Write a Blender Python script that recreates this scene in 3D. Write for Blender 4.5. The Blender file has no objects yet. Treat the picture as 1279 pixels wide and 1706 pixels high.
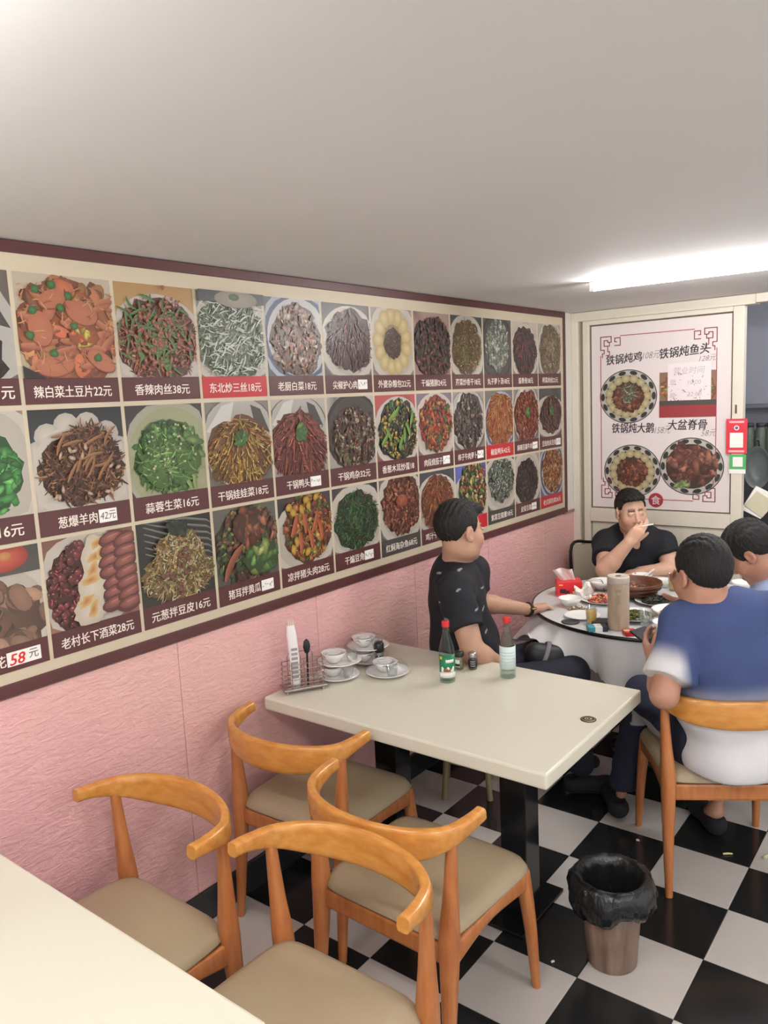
import bpy, bmesh, math, random
import numpy as np
from mathutils import Vector, Matrix

SC = bpy.context.scene
COL = SC.collection
rnd = random.Random(7)
PI = math.pi

# ------------------------------------------------------------------ camera
FPX = 1308.86
EYE = np.array([0.0, 0.0, 1.84])
YAW, PITCH, ROLL = 0.662523, 0.143456, -0.0473754
def cam_axes():
    cp, sp = math.cos(PITCH), math.sin(PITCH)
    fw = np.array([-math.sin(YAW)*cp, math.cos(YAW)*cp, -sp])
    r = np.cross(fw, [0, 0, 1]); r /= np.linalg.norm(r); u = np.cross(r, fw)
    c, s = math.cos(ROLL), math.sin(ROLL)
    return c*r+s*u, -s*r+c*u, fw
CR, CU, CF = cam_axes()
cam_d = bpy.data.cameras.new('camera'); cam = bpy.data.objects.new('camera', cam_d); COL.objects.link(cam)
cam.matrix_world = Matrix(((CR[0], CU[0], -CF[0], EYE[0]), (CR[1], CU[1], -CF[1], EYE[1]), (CR[2], CU[2], -CF[2], EYE[2]), (0, 0, 0, 1)))
cam_d.sensor_fit = 'HORIZONTAL'; cam_d.sensor_width = 36.0; cam_d.lens = 36.0*FPX/1279.0
cam_d.clip_start = 0.05; cam_d.clip_end = 60
SC.camera = cam
def at(px, py, d):
    """world point seen at a photo pixel, d metres in front of the lens (survey helper)"""
    return EYE + d*(CF + CR*((px-639.5)/FPX) - CU*((py-853.0)/FPX))

# ------------------------------------------------------------------ light and exposure
SC.view_settings.view_transform = 'Standard'
SC.view_settings.look = 'None'
SC.view_settings.exposure = 1.08
SC.view_settings.gamma = 1.0
SC.view_settings.use_curve_mapping = False
W = bpy.data.worlds.new('world'); SC.world = W; W.use_nodes = True
W.node_tree.nodes['Background'].inputs[0].default_value = (1.0, 0.985, 0.97, 1)
W.node_tree.nodes['Background'].inputs[1].default_value = 0.7
TUBE_POWER = 75.0

# ------------------------------------------------------------------ colour and material helpers
def lin1(c):
    c /= 255.0
    return c/12.92 if c <= 0.04045 else ((c+0.055)/1.055)**2.4
def L(c):
    if isinstance(c, str):
        c = tuple(int(c[i:i+2], 16) for i in (0, 2, 4))
    return tuple(lin1(x) for x in c)
MATS = {}
def mat(name, col=(200, 200, 200), rough=0.6, metal=0.0, noise=0.0, nscale=8.0, stretch=None, bump=0.0, bscale=40.0,
        bstretch=None, vcol=False, coat=0.0, emit=0.0, trans=0.0, alpha=1.0, ior=1.45, spec=0.5, col2=None, sheen=0.0):
    if name in MATS: return MATS[name]
    m = bpy.data.materials.new(name); m.use_nodes = True; MATS[name] = m
    nt = m.node_tree; b = nt.nodes['Principled BSDF']; n = nt.nodes; l = nt.links
    c = L(col)
    b.inputs['Base Color'].default_value = (*c, 1)
    b.inputs['Roughness'].default_value = rough
    b.inputs['Metallic'].default_value = metal
    b.inputs['Specular IOR Level'].default_value = spec
    b.inputs['IOR'].default_value = ior
    b.inputs['Coat Weight'].default_value = coat
    b.inputs['Coat Roughness'].default_value = 0.12
    b.inputs['Sheen Weight'].default_value = sheen
    b.inputs['Transmission Weight'].default_value = trans
    b.inputs['Alpha'].default_value = alpha
    tc = n.new('ShaderNodeTexCoord')
    src = None
    if vcol:
        a = n.new('ShaderNodeVertexColor'); a.layer_name = 'Col'; src = a.outputs['Color']
    if noise > 0:
        mp = n.new('ShaderNodeMapping'); l.new(tc.outputs['Object'], mp.inputs[0])
        mp.inputs['Scale'].default_value = stretch or (1, 1, 1)
        t = n.new('ShaderNodeTexNoise'); t.inputs['Scale'].default_value = nscale; t.inputs['Detail'].default_value = 5
        l.new(mp.outputs[0], t.inputs['Vector'])
        r = n.new('ShaderNodeMapRange'); r.inputs['From Min'].default_value = 0.3; r.inputs['From Max'].default_value = 0.7
        l.new(t.outputs['Fac'], r.inputs['Value'])
        mx = n.new('ShaderNodeMix'); mx.data_type = 'RGBA'
        if col2 is not None and not vcol:
            mx.inputs['A'].default_value = (*c, 1); mx.inputs['B'].default_value = (*L(col2), 1)
            l.new(r.outputs[0], mx.inputs['Factor'])
        else:
            mx.blend_type = 'MULTIPLY'
            mx.inputs['A'].default_value = (*c, 1)
            if src: l.new(src, mx.inputs['A'])
            v = 1.0-noise
            mx.inputs['B'].default_value = (v, v, v, 1)
            l.new(r.outputs[0], mx.inputs['Factor'])
        src = mx.outputs['Result']
    if src: l.new(src, b.inputs['Base Color'])
    if bump > 0:
        mp2 = n.new('ShaderNodeMapping'); l.new(tc.outputs['Object'], mp2.inputs[0])
        mp2.inputs['Scale'].default_value = bstretch or (1, 1, 1)
        t2 = n.new('ShaderNodeTexNoise'); t2.inputs['Scale'].default_value = bscale; t2.inputs['Detail'].default_value = 6
        l.new(mp2.outputs[0], t2.inputs['Vector'])
        bp = n.new('ShaderNodeBump'); bp.inputs['Strength'].default_value = bump; bp.inputs['Distance'].default_value = 0.01
        l.new(t2.outputs['Fac'], bp.inputs['Height']); l.new(bp.outputs[0], b.inputs['Normal'])
    if emit > 0:
        b.inputs['Emission Color'].default_value = (*c, 1); b.inputs['Emission Strength'].default_value = emit
    return m
def film_mat(name, tint=(235, 238, 242), gloss=0.16, crinkle=True):
    if name in MATS: return MATS[name]
    m = bpy.data.materials.new(name); m.use_nodes = True; MATS[name] = m
    nt = m.node_tree; n = nt.nodes; l = nt.links
    n.remove(n['Principled BSDF'])
    tr = n.new('ShaderNodeBsdfTransparent'); tr.inputs[0].default_value = (*L(tint), 1)
    gl = n.new('ShaderNodeBsdfGlossy'); gl.inputs['Roughness'].default_value = 0.12 if crinkle else 0.04
    lw = n.new('ShaderNodeLayerWeight'); lw.inputs[0].default_value = 0.35
    mr = n.new('ShaderNodeMapRange'); mr.inputs['To Min'].default_value = gloss*0.3; mr.inputs['To Max'].default_value = min(.55, gloss*2.6)
    l.new(lw.outputs['Facing'], mr.inputs['Value'])
    if crinkle:
        tc = n.new('ShaderNodeTexCoord'); t = n.new('ShaderNodeTexNoise'); t.inputs['Scale'].default_value = 60
        l.new(tc.outputs['Object'], t.inputs['Vector'])
        bp = n.new('ShaderNodeBump'); bp.inputs['Strength'].default_value = 0.25; bp.inputs['Distance'].default_value = 0.01
        l.new(t.outputs['Fac'], bp.inputs['Height']); l.new(bp.outputs[0], gl.inputs['Normal'])
    mx = n.new('ShaderNodeMixShader'); l.new(mr.outputs[0], mx.inputs[0]); l.new(tr.outputs[0], mx.inputs[1]); l.new(gl.outputs[0], mx.inputs[2])
    l.new(mx.outputs[0], n['Material Output'].inputs['Surface'])
    return m

# ------------------------------------------------------------------ object helpers
def thing(name, label, cat, loc=(0, 0, 0), rz=0.0, group=None):
    o = bpy.data.objects.new(name, None); COL.objects.link(o); o.empty_display_size = 0.05
    o.location = loc; o.rotation_euler = (0, 0, rz)
    o['label'] = label; o['category'] = cat
    if group: o['group'] = group
    return o
def tag(o, label=None, cat=None, group=None, kind=None):
    if label: o['label'] = label
    if cat: o['category'] = cat
    if group: o['group'] = group
    if kind: o['kind'] = kind
    return o
def link(name, me, parent=None, loc=(0, 0, 0), label=None, kind=None):
    o = bpy.data.objects.new(name, me); COL.objects.link(o); o.location = loc
    if parent: o.parent = parent
    if label: o['label'] = label
    if kind: o['kind'] = kind
    return o
class MB:
    def __init__(s): s.v = []; s.f = []; s.c = []
    def add(s, vs, fs, col=None):
        b = len(s.v); s.v += [tuple(map(float, p)) for p in vs]; s.f += [tuple(b+i for i in f) for f in fs]
        if col is not None:
            if isinstance(col, tuple): s.c += [col]*len(vs)
            else: s.c += list(col)
        return s
    def mesh(s, name, m, smooth=False, recalc=True):
        me = bpy.data.meshes.new(name); me.from_pydata(s.v, [], s.f)
        if recalc:
            bm = bmesh.new(); bm.from_mesh(me); bmesh.ops.recalc_face_normals(bm, faces=bm.faces); bm.to_mesh(me); bm.free()
        if s.c:
            a = me.color_attributes.new('Col', 'FLOAT_COLOR', 'POINT')
            a.data.foreach_set('color', np.array([(*c, 1.0) for c in s.c], np.float32).ravel())
        if m: me.materials.append(m)
        if smooth: me.polygons.foreach_set('use_smooth', [True]*len(me.polygons))
        me.update()
        return me
    def build(s, name, m, parent=None, loc=(0, 0, 0), smooth=False, label=None, kind=None, recalc=True):
        return link(name, s.mesh(name, m, smooth, recalc), parent, loc, label, kind)
    # ---- shapes
    def box(s, x0, x1, y0, y1, z0, z1, b=0.0, col=None):
        if b <= 0:
            vs = [(x, y, z) for x in (x0, x1) for y in (y0, y1) for z in (z0, z1)]
            return s.add(vs, [(0, 1, 3, 2), (4, 6, 7, 5), (0, 4, 5, 1), (2, 3, 7, 6), (0, 2, 6, 4), (1, 5, 7, 3)], col)
        bm = bmesh.new(); bmesh.ops.create_cube(bm, size=1)
        for v in bm.verts:
            v.co = ((x0+x1)/2+v.co.x*(x1-x0), (y0+y1)/2+v.co.y*(y1-y0), (z0+z1)/2+v.co.z*(z1-z0))
        bmesh.ops.bevel(bm, geom=list(bm.edges), offset=b, segments=2, affect='EDGES', profile=0.5)
        bm.verts.index_update()
        vs = [tuple(v.co) for v in bm.verts]; fs = [[v.index for v in f.verts] for f in bm.faces]; bm.free()
        return s.add(vs, fs, col)
    def lathe(s, prof, n=24, cx=0, cy=0, cz=0, cap0=True, cap1=True, col=None, ang=None):
        vs = []; fs = []
        for r, z in prof:
            for i in range(n):
                a = 2*PI*i/n; vs.append((cx+r*math.cos(a), cy+r*math.sin(a), cz+z))
        for j in range(len(prof)-1):
            for i in range(n):
                k = (i+1) % n; fs.append((j*n+i, j*n+k, (j+1)*n+k, (j+1)*n+i))
        if cap0 and prof[0][0] > 1e-6: fs.append(tuple(range(n))[::-1])
        if cap1 and prof[-1][0] > 1e-6: fs.append(tuple((len(prof)-1)*n+i for i in range(n)))
        return s.add(vs, fs, col)
    def sweep(s, pts, secs, n=10, up=(0, 0, 1), p=2.0, cap=True, closed=False, col=None):
        """pts path, secs (half width, half height) per point, section is a superellipse of power p"""
        P = [np.array(q, float) for q in pts]; m = len(P); vs = []; fs = []
        if not isinstance(secs, list): secs = [secs]*m
        upv = np.array(up, float); prev = None
        for i in range(m):
            if closed: t = P[(i+1) % m]-P[i-1]
            else: t = P[min(i+1, m-1)]-P[max(i-1, 0)]
            t = t/(np.linalg.norm(t)+1e-12)
            a = np.cross(t, upv)
            if np.linalg.norm(a) < 1e-3: a = prev if prev is not None else np.cross(t, (1, 0, 0))
            a = a/np.linalg.norm(a); b = np.cross(a, t); prev = a
            w, h = secs[i] if isinstance(secs[i], tuple) else (secs[i], secs[i])
            for k in range(n):
                th = 2*PI*(k+0.5)/n; c, q = math.cos(th), math.sin(th)
                cc = math.copysign(abs(c)**(2/p), c); qq = math.copysign(abs(q)**(2/p), q)
                vs.append(P[i]+a*w*cc+b*h*qq)
        for j in range(m if closed else m-1):
            j2 = (j+1) % m
            for k in range(n):
                k2 = (k+1) % n; fs.append((j*n+k, j*n+k2, j2*n+k2, j2*n+k))
        if cap and not closed:
            b0 = len(vs); vs += vs[:n]+vs[(m-1)*n:m*n]      # own rim so the cut ends stay crisp
            fs.append(tuple(b0+k for k in range(n))[::-1]); fs.append(tuple(b0+n+k for k in range(n)))
            if isinstance(col, list): col = list(col)+col[:n]+col[-n:]
        return s.add(vs, fs, col)
def smooth_path(pts, sub=6):
    """Catmull-Rom through tuples of any length"""
    P = [np.array(p, float) for p in pts]; out = []
    for i in range(len(P)-1):
        p0 = P[max(i-1, 0)]; p1 = P[i]; p2 = P[i+1]; p3 = P[min(i+2, len(P)-1)]
        for k in range(sub):
            t = k/sub
            out.append(0.5*((2*p1)+(-p0+p2)*t+(2*p0-5*p1+4*p2-p3)*t*t+(-p0+3*p1-3*p2+p3)*t**3))
    out.append(P[-1]); return out
def copy_tree(o, parent=None):
    c = o.copy(); COL.objects.link(c)
    if parent: c.parent = parent
    for ch in list(o.children): copy_tree(ch, c)
    return c
TEXT_CACHE = {}
def text_mesh(body, bold=0.012, shear=0.0, res=2):
    key = (body, bold, shear)
    if key not in TEXT_CACHE:
        cu = bpy.data.curves.new('lettering', 'FONT'); cu.body = body; cu.resolution_u = res; cu.offset = min(bold, 0.0); cu.shear = shear
        o = bpy.data.objects.new('lettering', cu)
        me = bpy.data.meshes.new_from_object(o)
        v = np.empty(len(me.vertices)*3, np.float32); me.vertices.foreach_get('co', v); v = v.reshape(-1, 3)
        fs = [tuple(p.vertices) for p in me.polygons]
        bpy.data.objects.remove(o); bpy.data.meshes.remove(me); bpy.data.curves.remove(cu)
        TEXT_CACHE[key] = (v, fs)
    return TEXT_CACHE[key]
def lettering(body, name, m, parent, org, ux, uz, width=None, height=None, bold=0.012, shear=0.0, maxw=None):
    """flat printed lettering centred on org, ux = reading direction, uz = upward"""
    v, fs = text_mesh(body, bold, shear)
    lo, hi = v.min(0), v.max(0); w, h = hi[0]-lo[0], hi[1]-lo[1]
    sy = height/h if height else width/w
    sx = width/w if width else sy
    if maxw and w*sx > maxw: sx = maxw/w
    org, ux, uz = (np.array(a, float) for a in (org, ux, uz))
    c = (lo+hi)/2
    nrm = np.cross(ux, uz); nrm /= np.linalg.norm(nrm); mb = MB()
    for k, (dx, dy) in enumerate(((0, 0),) if bold <= 0 else ((-.9, .4), (.9, -.4), (-.9, -.4), (.9, .4))):      # heavier strokes: the same outline set down again, slightly shifted
        mb.add([org+ux*(q[0]-c[0]+dx*bold)*sx+uz*(q[1]-c[1]+dy*bold)*sy+nrm*(k*2e-5) for q in v], fs)
    return mb.build(name, m, parent, recalc=False)

# ------------------------------------------------------------------ materials
M_ceil = mat('ceiling_paint', (228, 226, 224), 0.75, noise=0.04, nscale=1.5)
M_white = mat('white_wall_paint', (214, 208, 200), 0.7, noise=0.05, nscale=3)
M_cream = mat('cream_enamel', (214, 206, 190), 0.42, noise=0.06, nscale=5)
M_creamp = mat('cream_door_panel', (203, 196, 180), 0.45, noise=0.05, nscale=5, stretch=(14, 1, .4))
M_groove = mat('dark_groove', (96, 82, 66), 0.8)
M_black = mat('black_glaze', (36, 37, 37), 0.17, noise=0.2, nscale=4)
M_tilew = mat('white_glaze', (196, 190, 184), 0.2, noise=0.06, nscale=5)
M_grout = mat('grout', (70, 66, 62), 0.9)
M_skirt = mat('black_skirting', (44, 46, 48), 0.2)
M_maroon = mat('maroon_print', (84, 48, 48), 0.4)
M_creampr = mat('cream_print', (194, 181, 157), 0.45)
M_red = mat('red_print', (178, 36, 44), 0.4)
M_txt = mat('white_lettering', (228, 216, 204), 0.5)
M_tab = mat('cream_laminate', (213, 208, 191), 0.28, noise=0.03, nscale=3)
M_wood = mat('honey_wood', (206, 146, 72), 0.25, noise=0.6, nscale=9, stretch=(1.5, 5, 5), col2=(184, 118, 52), coat=0.35)
M_woodleg = mat('orange_brown_wood', (184, 118, 68), 0.3, noise=0.6, nscale=9, stretch=(6, 6, 1.2), col2=(166, 98, 54), coat=0.25)
M_seat = mat('taupe_leatherette', (162, 145, 118), 0.42, noise=0.08, nscale=4, bump=0.05, bscale=300)
M_china = mat('white_china', (232, 230, 226), 0.15)
M_metal = mat('chrome_wire', (170, 160, 155), 0.25, metal=1.0)
M_glass = film_mat('clear_glass', (249, 252, 251), .24, False)
M_film = film_mat('clear_film', (252, 252, 253), .10)
M_paint = mat('printed_colours', (255, 255, 255), 0.38, vcol=True)
M_skin = mat('skin', (255, 255, 255), 0.5, vcol=True, noise=0.07, nscale=30)
M_hair = mat('black_hair', (24, 22, 22), 0.7, noise=0.4, nscale=90, stretch=(1, 1, .25), bump=0.5, bscale=160, bstretch=(1, 1, .2))
M_cloth = mat('cotton', (255, 255, 255), 0.85, vcol=True, bump=0.08, bscale=220)

# pink embossed wall covering: streaky slanted relief like rough stone
def pink_mat():
    m = bpy.data.materials.new('pink_embossed_wallpaper'); m.use_nodes = True
    n = m.node_tree.nodes; l = m.node_tree.links; b = n['Principled BSDF']
    tc = n.new('ShaderNodeTexCoord')
    mp = n.new('ShaderNodeMapping'); mp.inputs['Rotation'].default_value = (math.radians(-24), 0, 0); mp.inputs['Scale'].default_value = (1, 2.6, 9)
    l.new(tc.outputs['Object'], mp.inputs[0])
    t = n.new('ShaderNodeTexNoise'); t.inputs['Scale'].default_value = 5; t.inputs['Detail'].default_value = 7; t.inputs['Roughness'].default_value = 0.62; t.inputs['Distortion'].default_value = 1.1
    l.new(mp.outputs[0], t.inputs['Vector'])
    v = n.new('ShaderNodeTexNoise'); v.inputs['Scale'].default_value = 34; v.inputs['Detail'].default_value = 5
    l.new(tc.outputs['Object'], v.inputs['Vector'])
    ad = n.new('ShaderNodeMath'); ad.operation = 'MULTIPLY_ADD'; ad.inputs[1].default_value = 0.35
    l.new(v.outputs['Fac'], ad.inputs[0]); l.new(t.outputs['Fac'], ad.inputs[2])
    bp = n.new('ShaderNodeBump'); bp.inputs['Strength'].default_value = 0.55; bp.inputs['Distance'].default_value = 0.016
    l.new(ad.outputs[0], bp.inputs['Height']); l.new(bp.outputs[0], b.inputs['Normal'])
    c = n.new('ShaderNodeTexNoise'); c.inputs['Scale'].default_value = 1.3; c.inputs['Detail'].default_value = 3
    l.new(tc.outputs['Object'], c.inputs['Vector'])
    rp = n.new('ShaderNodeValToRGB'); rp.color_ramp.elements[0].position = 0.35; rp.color_ramp.elements[1].position = 0.65
    rp.color_ramp.elements[0].color = (*L((228, 180, 170)), 1); rp.color_ramp.elements[1].color = (*L((222, 168, 170)), 1)
    l.new(c.outputs['Fac'], rp.inputs[0]); l.new(rp.outputs[0], b.inputs['Base Color'])
    b.inputs['Roughness'].default_value = 0.6
    return m
M_pink = pink_mat()

# ------------------------------------------------------------------ room shell
XW, YD, ZC = -2.17, 4.85, 2.32
XR, YB = 2.2, -1.6
def struct(name, mb, m, parent=None, smooth=False):
    o = mb.build(name, m, parent, smooth=smooth)
    if parent is None: o['kind'] = 'structure'
    return o
floor = struct('floor', MB().box(XW-.1, XR+.1, YB-.1, 7.0, -.06, -.004), M_grout)
tile_b = MB().box(-.149, .149, -.149, .149, -.02, 0, .0012).mesh('tile_black', M_black)
tile_w = MB().box(-.149, .149, -.149, .149, -.02, 0, .0012).mesh('tile_white', M_tilew)
GX, GY = -.656, 2.104
for i in range(-5, 9):
    for j in range(-7, 13):
        x, y = GX+.3*(i+.5), GY+.3*(j+.5)
        if y > 5.9 or y < .2: continue
        if y > 4.85 and not (-1.3 < x < .6): continue
        # tile with corners (-.656,2.104)-(-.956,2.404) is white under the waste bin
        white = ((i+j) % 2 != 0)
        link('tile', tile_w if white else tile_b, floor, (x, y, 0))
ceiling = struct('ceiling', MB().box(XW-.1, XR+.1, YB-.1, YD+.05, ZC, ZC+.08), M_ceil)
wall_left = struct('wall_left', MB().box(XW-.1, XW-.012, YB-.1, YD+.1, 0, ZC+.02), M_white)
MB().box(XW-.012, XW, 4.70, YD, 1.048, ZC-.001).build('upper_panel', M_white, wall_left)
# pink wall covering in glued sheets
y = YB; k = 0
while y < YD-.01:
    y1 = min(y+.70 if k else 1.60-.70*4, YD) if k == 0 else min(y+.70, YD)
    if k == 0: y1 = 1.60-.70*4
    MB().box(XW-.0115, XW, y+.0008, y1-.0008, .115, 1.048, .002).build('wallpaper_sheet', M_pink, wall_left)
    y = y1; k += 1
MB().box(XW-.004, XW+.010, 4.66, YD, 1.046, 1.062, .002).build('wallpaper_edge_strip', mat('mauve_strip', (150, 112, 112), .5), wall_left)
base_left = struct('baseboard_left', MB().box(XW-.012, XW+.013, YB, YD, 0, .115, .003), M_skirt)
# far wall: door bay at the left, dark passage at the right, plain wall beyond
OPX0, OPX1 = -1.136, -.10
wall_far = struct('wall_far', MB().box(OPX1, XR+.1, YD, YD+.1, 0, ZC+.02).box(XW-.1, OPX1, YD, YD+.1, 2.30, ZC+.02), M_white)
# passage room behind
M_dkwall = mat('blue_grey_wall', (166, 168, 180), .8, noise=.1, nscale=2)
wall_passage = struct('wall_passage', MB().box(-2.6, 1.2, 6.6, 6.7, 0, 2.5).box(-2.7, -2.6, YD+.1, 6.7, 0, 2.5).box(1.2, 1.3, YD+.1, 6.7, 0, 2.5), M_dkwall)
ceiling2 = struct('ceiling_passage', MB().box(-2.7, 1.3, YD+.1, 6.7, 2.42, 2.5), M_dkwall)

# door_1: cream enamelled frame, leaf with poster above and plain panel below
door = thing('door_1', 'door', 'door', (0, 0, 0)); del door['label']; del door['category']; door['kind'] = 'structure'
MB().box(XW, -2.125, YD-.04, YD+.06, 0, 2.295, .004).build('door_jamb', M_cream, door)
MB().box(-2.125, -2.098, YD-.012, YD+.05, 0, 2.285).build('hinge_gap', mat('shadowed_beige', (150, 138, 118), .7), door)
MB().box(XW, OPX0+.06, YD-.045, YD+.06, 2.262, 2.318, .004).build('door_head', M_cream, door)
MB().box(OPX0+.06, OPX1, YD-.05, YD+.06, 2.268, 2.318, .004).build('opening_head', M_cream, door)
MB().box(-2.098, -2.056, YD-.03, YD+.03, .02, 2.262, .004).build('door_stile', M_cream, door)
MB().box(-1.196, OPX0, YD-.03, YD+.03, .02, 2.262, .004).build('door_stile', M_cream, door)
MB().box(-2.056, -1.196, YD-.03, YD+.03, 2.234, 2.262, .003).build('door_rail', M_cream, door)
MB().box(-2.056, -1.196, YD-.03, YD+.03, .985, 1.072, .003).build('door_rail', M_cream, door)
MB().box(-2.056, -1.196, YD-.03, YD+.03, .02, .12, .003).build('door_rail', M_cream, door)
MB().box(-2.056, -1.196, YD-.006, YD+.012, 1.072, 2.234).build('upper_panel', M_groove, door)
MB().box(-2.056, -1.196, YD-.004, YD+.012, .12, .985).build('lower_panel', M_groove, door)
MB().box(-2.050, -1.202, YD-.012, YD, .126, .979, .002).build('panel_face', M_creamp, door)
lk = MB().box(-1.176, -1.150, YD-.036, YD-.03, .93, 1.0, .002).build('lock_plate', mat('worn_lock', (120, 104, 84), .35, metal=.7), door)
MB().lathe([(.006, 0), (.008, .004), (.008, .02), (.003, .022)], 12).build('lock_cylinder', M_groove, lk, (-1.163, YD-.04, .955))
MB().box(-1.178, -1.168, YD-.033, YD-.029, 1.66, 1.71).build('hook_hole', M_groove, door)

# ------------------------------------------------------------------ ceiling tubes (the room's lamps, and one added to brighten the passage)
M_tube = mat('lit_tube', (255, 253, 251), emit=TUBE_POWER)
M_lamphouse = mat('lamp_housing', (225, 224, 222), .4)
def tube_lamp(x, y, rz, label, ln=1.2):
    t = thing('tube_light', label, 'ceiling light', (x, y, ZC), rz, 'tube lights on the ceiling')
    MB().box(-ln/2-.02, ln/2+.02, -.014, .014, -.016, -.0005, .003).build('housing', M_lamphouse, t)
    MB().sweep([(-ln/2, 0, -.029), (ln/2, 0, -.029)], .013, 8).build('tube', M_tube, t, smooth=True)
    for s in (-1, 1):
        MB().box(s*(ln/2+.008)-.010, s*(ln/2+.008)+.010, -.014, .014, -.045, -.014, .003).build('end_cap', M_lamphouse, t)
    return t
tube_lamp(-.87, 3.53, .03, 'lit white tube light on the ceiling above the round table')
tube_lamp(-1.15, .27, .0, 'tube light on the ceiling above the near white table')
tube_lamp(1.0, 1.7, .0, 'tube light on the ceiling over the right aisle')
tube_lamp(1.0, .10, .0, 'tube light on the ceiling behind the viewer')
passage_fill = tube_lamp(-.3, 5.5, .0, 'added unseen short tube light brightening the dim passage', .9); passage_fill.location.z = 2.42  # invented lamp out of view, added to lift the passage from black

# ------------------------------------------------------------------ printed dish pictures
def LP(c):
    c = hx(c) if isinstance(c, str) else c
    return L(tuple(.88*(.78*a+.22*b) for a, b in zip(c, (150, 138, 124))))
class Art:
    """a printed picture built from small flat coloured pieces; u to the right, v up, in metres, on a local plane"""
    def __init__(s, w, h, seed): s.w, s.h = w, h; s.mb = MB(); s.k = 0; s.r = random.Random(seed)
    def poly(s, pts, cols, centre=None, ccol=None):
        s.k += 1; e = s.k*1.6e-5
        cl = [(min(max(p[0], 0), s.w), min(max(p[1], 0), s.h), e) for p in pts]
        if centre is None:
            s.mb.add(cl, [tuple(range(len(cl)))], [LP(c) for c in cols] if isinstance(cols, list) else [LP(cols)]*len(cl))
        else:
            c = (min(max(centre[0], 0), s.w), min(max(centre[1], 0), s.h), e)
            n = len(cl)
            s.mb.add(cl+[c], [(i, (i+1) % n, n) for i in range(n)], ([LP(q) for q in cols] if isinstance(cols, list) else [LP(cols)]*n)+[LP(ccol)])
    def rect(s, x0, y0, x1, y1, c, c2=None):
        s.poly([(x0, y0), (x1, y0), (x1, y1), (x0, y1)], [c, c, c2 or c, c2 or c])
    def ell(s, x, y, rx, ry, col, ccol=None, rot=0, n=28, jit=0, off=(0, 0)):
        pts = []
        for i in range(n):
            a = 2*PI*i/n; q = 1+s.r.uniform(-jit, jit)
            px, py = rx*q*math.cos(a), ry*q*math.sin(a)
            pts.append((x+px*math.cos(rot)-py*math.sin(rot), y+px*math.sin(rot)+py*math.cos(rot)))
        s.poly(pts, col, (x+off[0], y+off[1]), ccol or col)
    def strip(s, x, y, ln, wd, ang, bend, col, ccol):
        n = 5; a, b = [], []
        for i in range(n):
            t = i/(n-1)-.5; th = ang+bend*t*2
            px = x+ln*t*math.cos(ang)+bend*ln*.5*(t*t-.08)*-math.sin(ang); py = y+ln*t*math.sin(ang)+bend*ln*.5*(t*t-.08)*math.cos(ang)
            w = wd*(1-.5*abs(2*t)**3)/2
            a.append((px-w*math.sin(th), py+w*math.cos(th))); b.append((px+w*math.sin(th), py-w*math.cos(th)))
        s.k += 1; e = s.k*1.6e-5
        pts = [(min(max(p[0], 0), s.w), min(max(p[1], 0), s.h), e) for p in a+b]
        s.mb.add(pts, [(i, i+1, n+i+1, n+i) for i in range(n-1)], [LP(ccol)]*n+[LP(col)]*n)
def shade(c, f): return tuple(max(0, min(255, x*f)) for x in c)
def hx(c): return tuple(int(c[i:i+2], 16) for i in (0, 2, 4))
def food(A, cx, cy, rx, ry, style, pal, n, size, base=None, dark=.62):
    r = A.r; pal = [hx(p) for p in pal]
    b = base and hx(base) or shade(pal[0], .55)
    A.ell(cx, cy, rx, ry, shade(b, .75), b, jit=.09, n=34)
    for i in range(n):
        a = r.uniform(0, 2*PI); q = math.sqrt(r.random())*.95
        x, y = cx+rx*q*math.cos(a), cy+ry*q*math.sin(a)
        c = r.choice(pal); f = r.uniform(.75, 1.3)*(1.08-.2*q)
        c = shade(c, f); sz = size*r.uniform(.65, 1.3)
        if style == 'shred':
            A.strip(x, y, sz*3.6, sz*.33, r.uniform(0, PI), r.uniform(-1.4, 1.4), shade(c, dark), shade(c, 1.18))
        elif style == 'fan':
            A.strip(x, y, sz*3.4, sz*.42, math.atan2(cy+ry*.9-y, cx-x)+r.uniform(-.35, .35), r.uniform(-.5, .5), shade(c, dark), shade(c, 1.18))
        elif style == 'chunk':
            A.ell(x, y, sz*1.15, sz*r.uniform(.4, .85), shade(c, dark), shade(c, 1.2), r.uniform(0, PI), 8, .42, (sz*.2, sz*.3))
            if i % 4 == 0: A.strip(x+sz*.1, y+sz*.3, sz*.9, sz*.14, r.uniform(0, PI), r.uniform(-1, 1), shade(c, 1.2), shade(c, 1.5))
        elif style == 'slice':
            A.ell(x, y, sz*1.25, sz*r.uniform(.6, .9), shade(c, .6), shade(c, .72), r.uniform(0, PI), 12, .06)
            A.ell(x+sz*.05, y+sz*.08, sz*1.12, sz*.66, shade(c, .98), shade(c, 1.15), r.uniform(0, PI), 12, .06)
        elif style == 'bean':
            A.ell(x, y, sz, sz*.78, shade(c, .45), shade(c, 1.0), r.uniform(0, PI), 10, .04, (0, sz*.1))
            A.ell(x-sz*.25, y+sz*.3, sz*.25, sz*.16, shade(c, 1.2), (232, 190, 190), 0, 5)
        elif style == 'leaf':
            A.ell(x, y, sz*1.6, sz*.7, shade(c, dark), shade(c, 1.2), r.uniform(0, PI), 8, .25)
    if n > 30:      # small glints, crumbs and gaps
        for i in range(int(n*.9)):
            a = r.uniform(0, 2*PI); q = math.sqrt(r.random())*.98
            c = shade(r.choice(pal), r.choice((.35, .5, .6, 1.35, 1.6)))
            A.strip(cx+rx*q*math.cos(a), cy+ry*q*math.sin(a), r.uniform(.006, .022), r.uniform(.0018, .005), r.uniform(0, PI), r.uniform(-1.5, 1.5), shade(c, .8), c)
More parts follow.
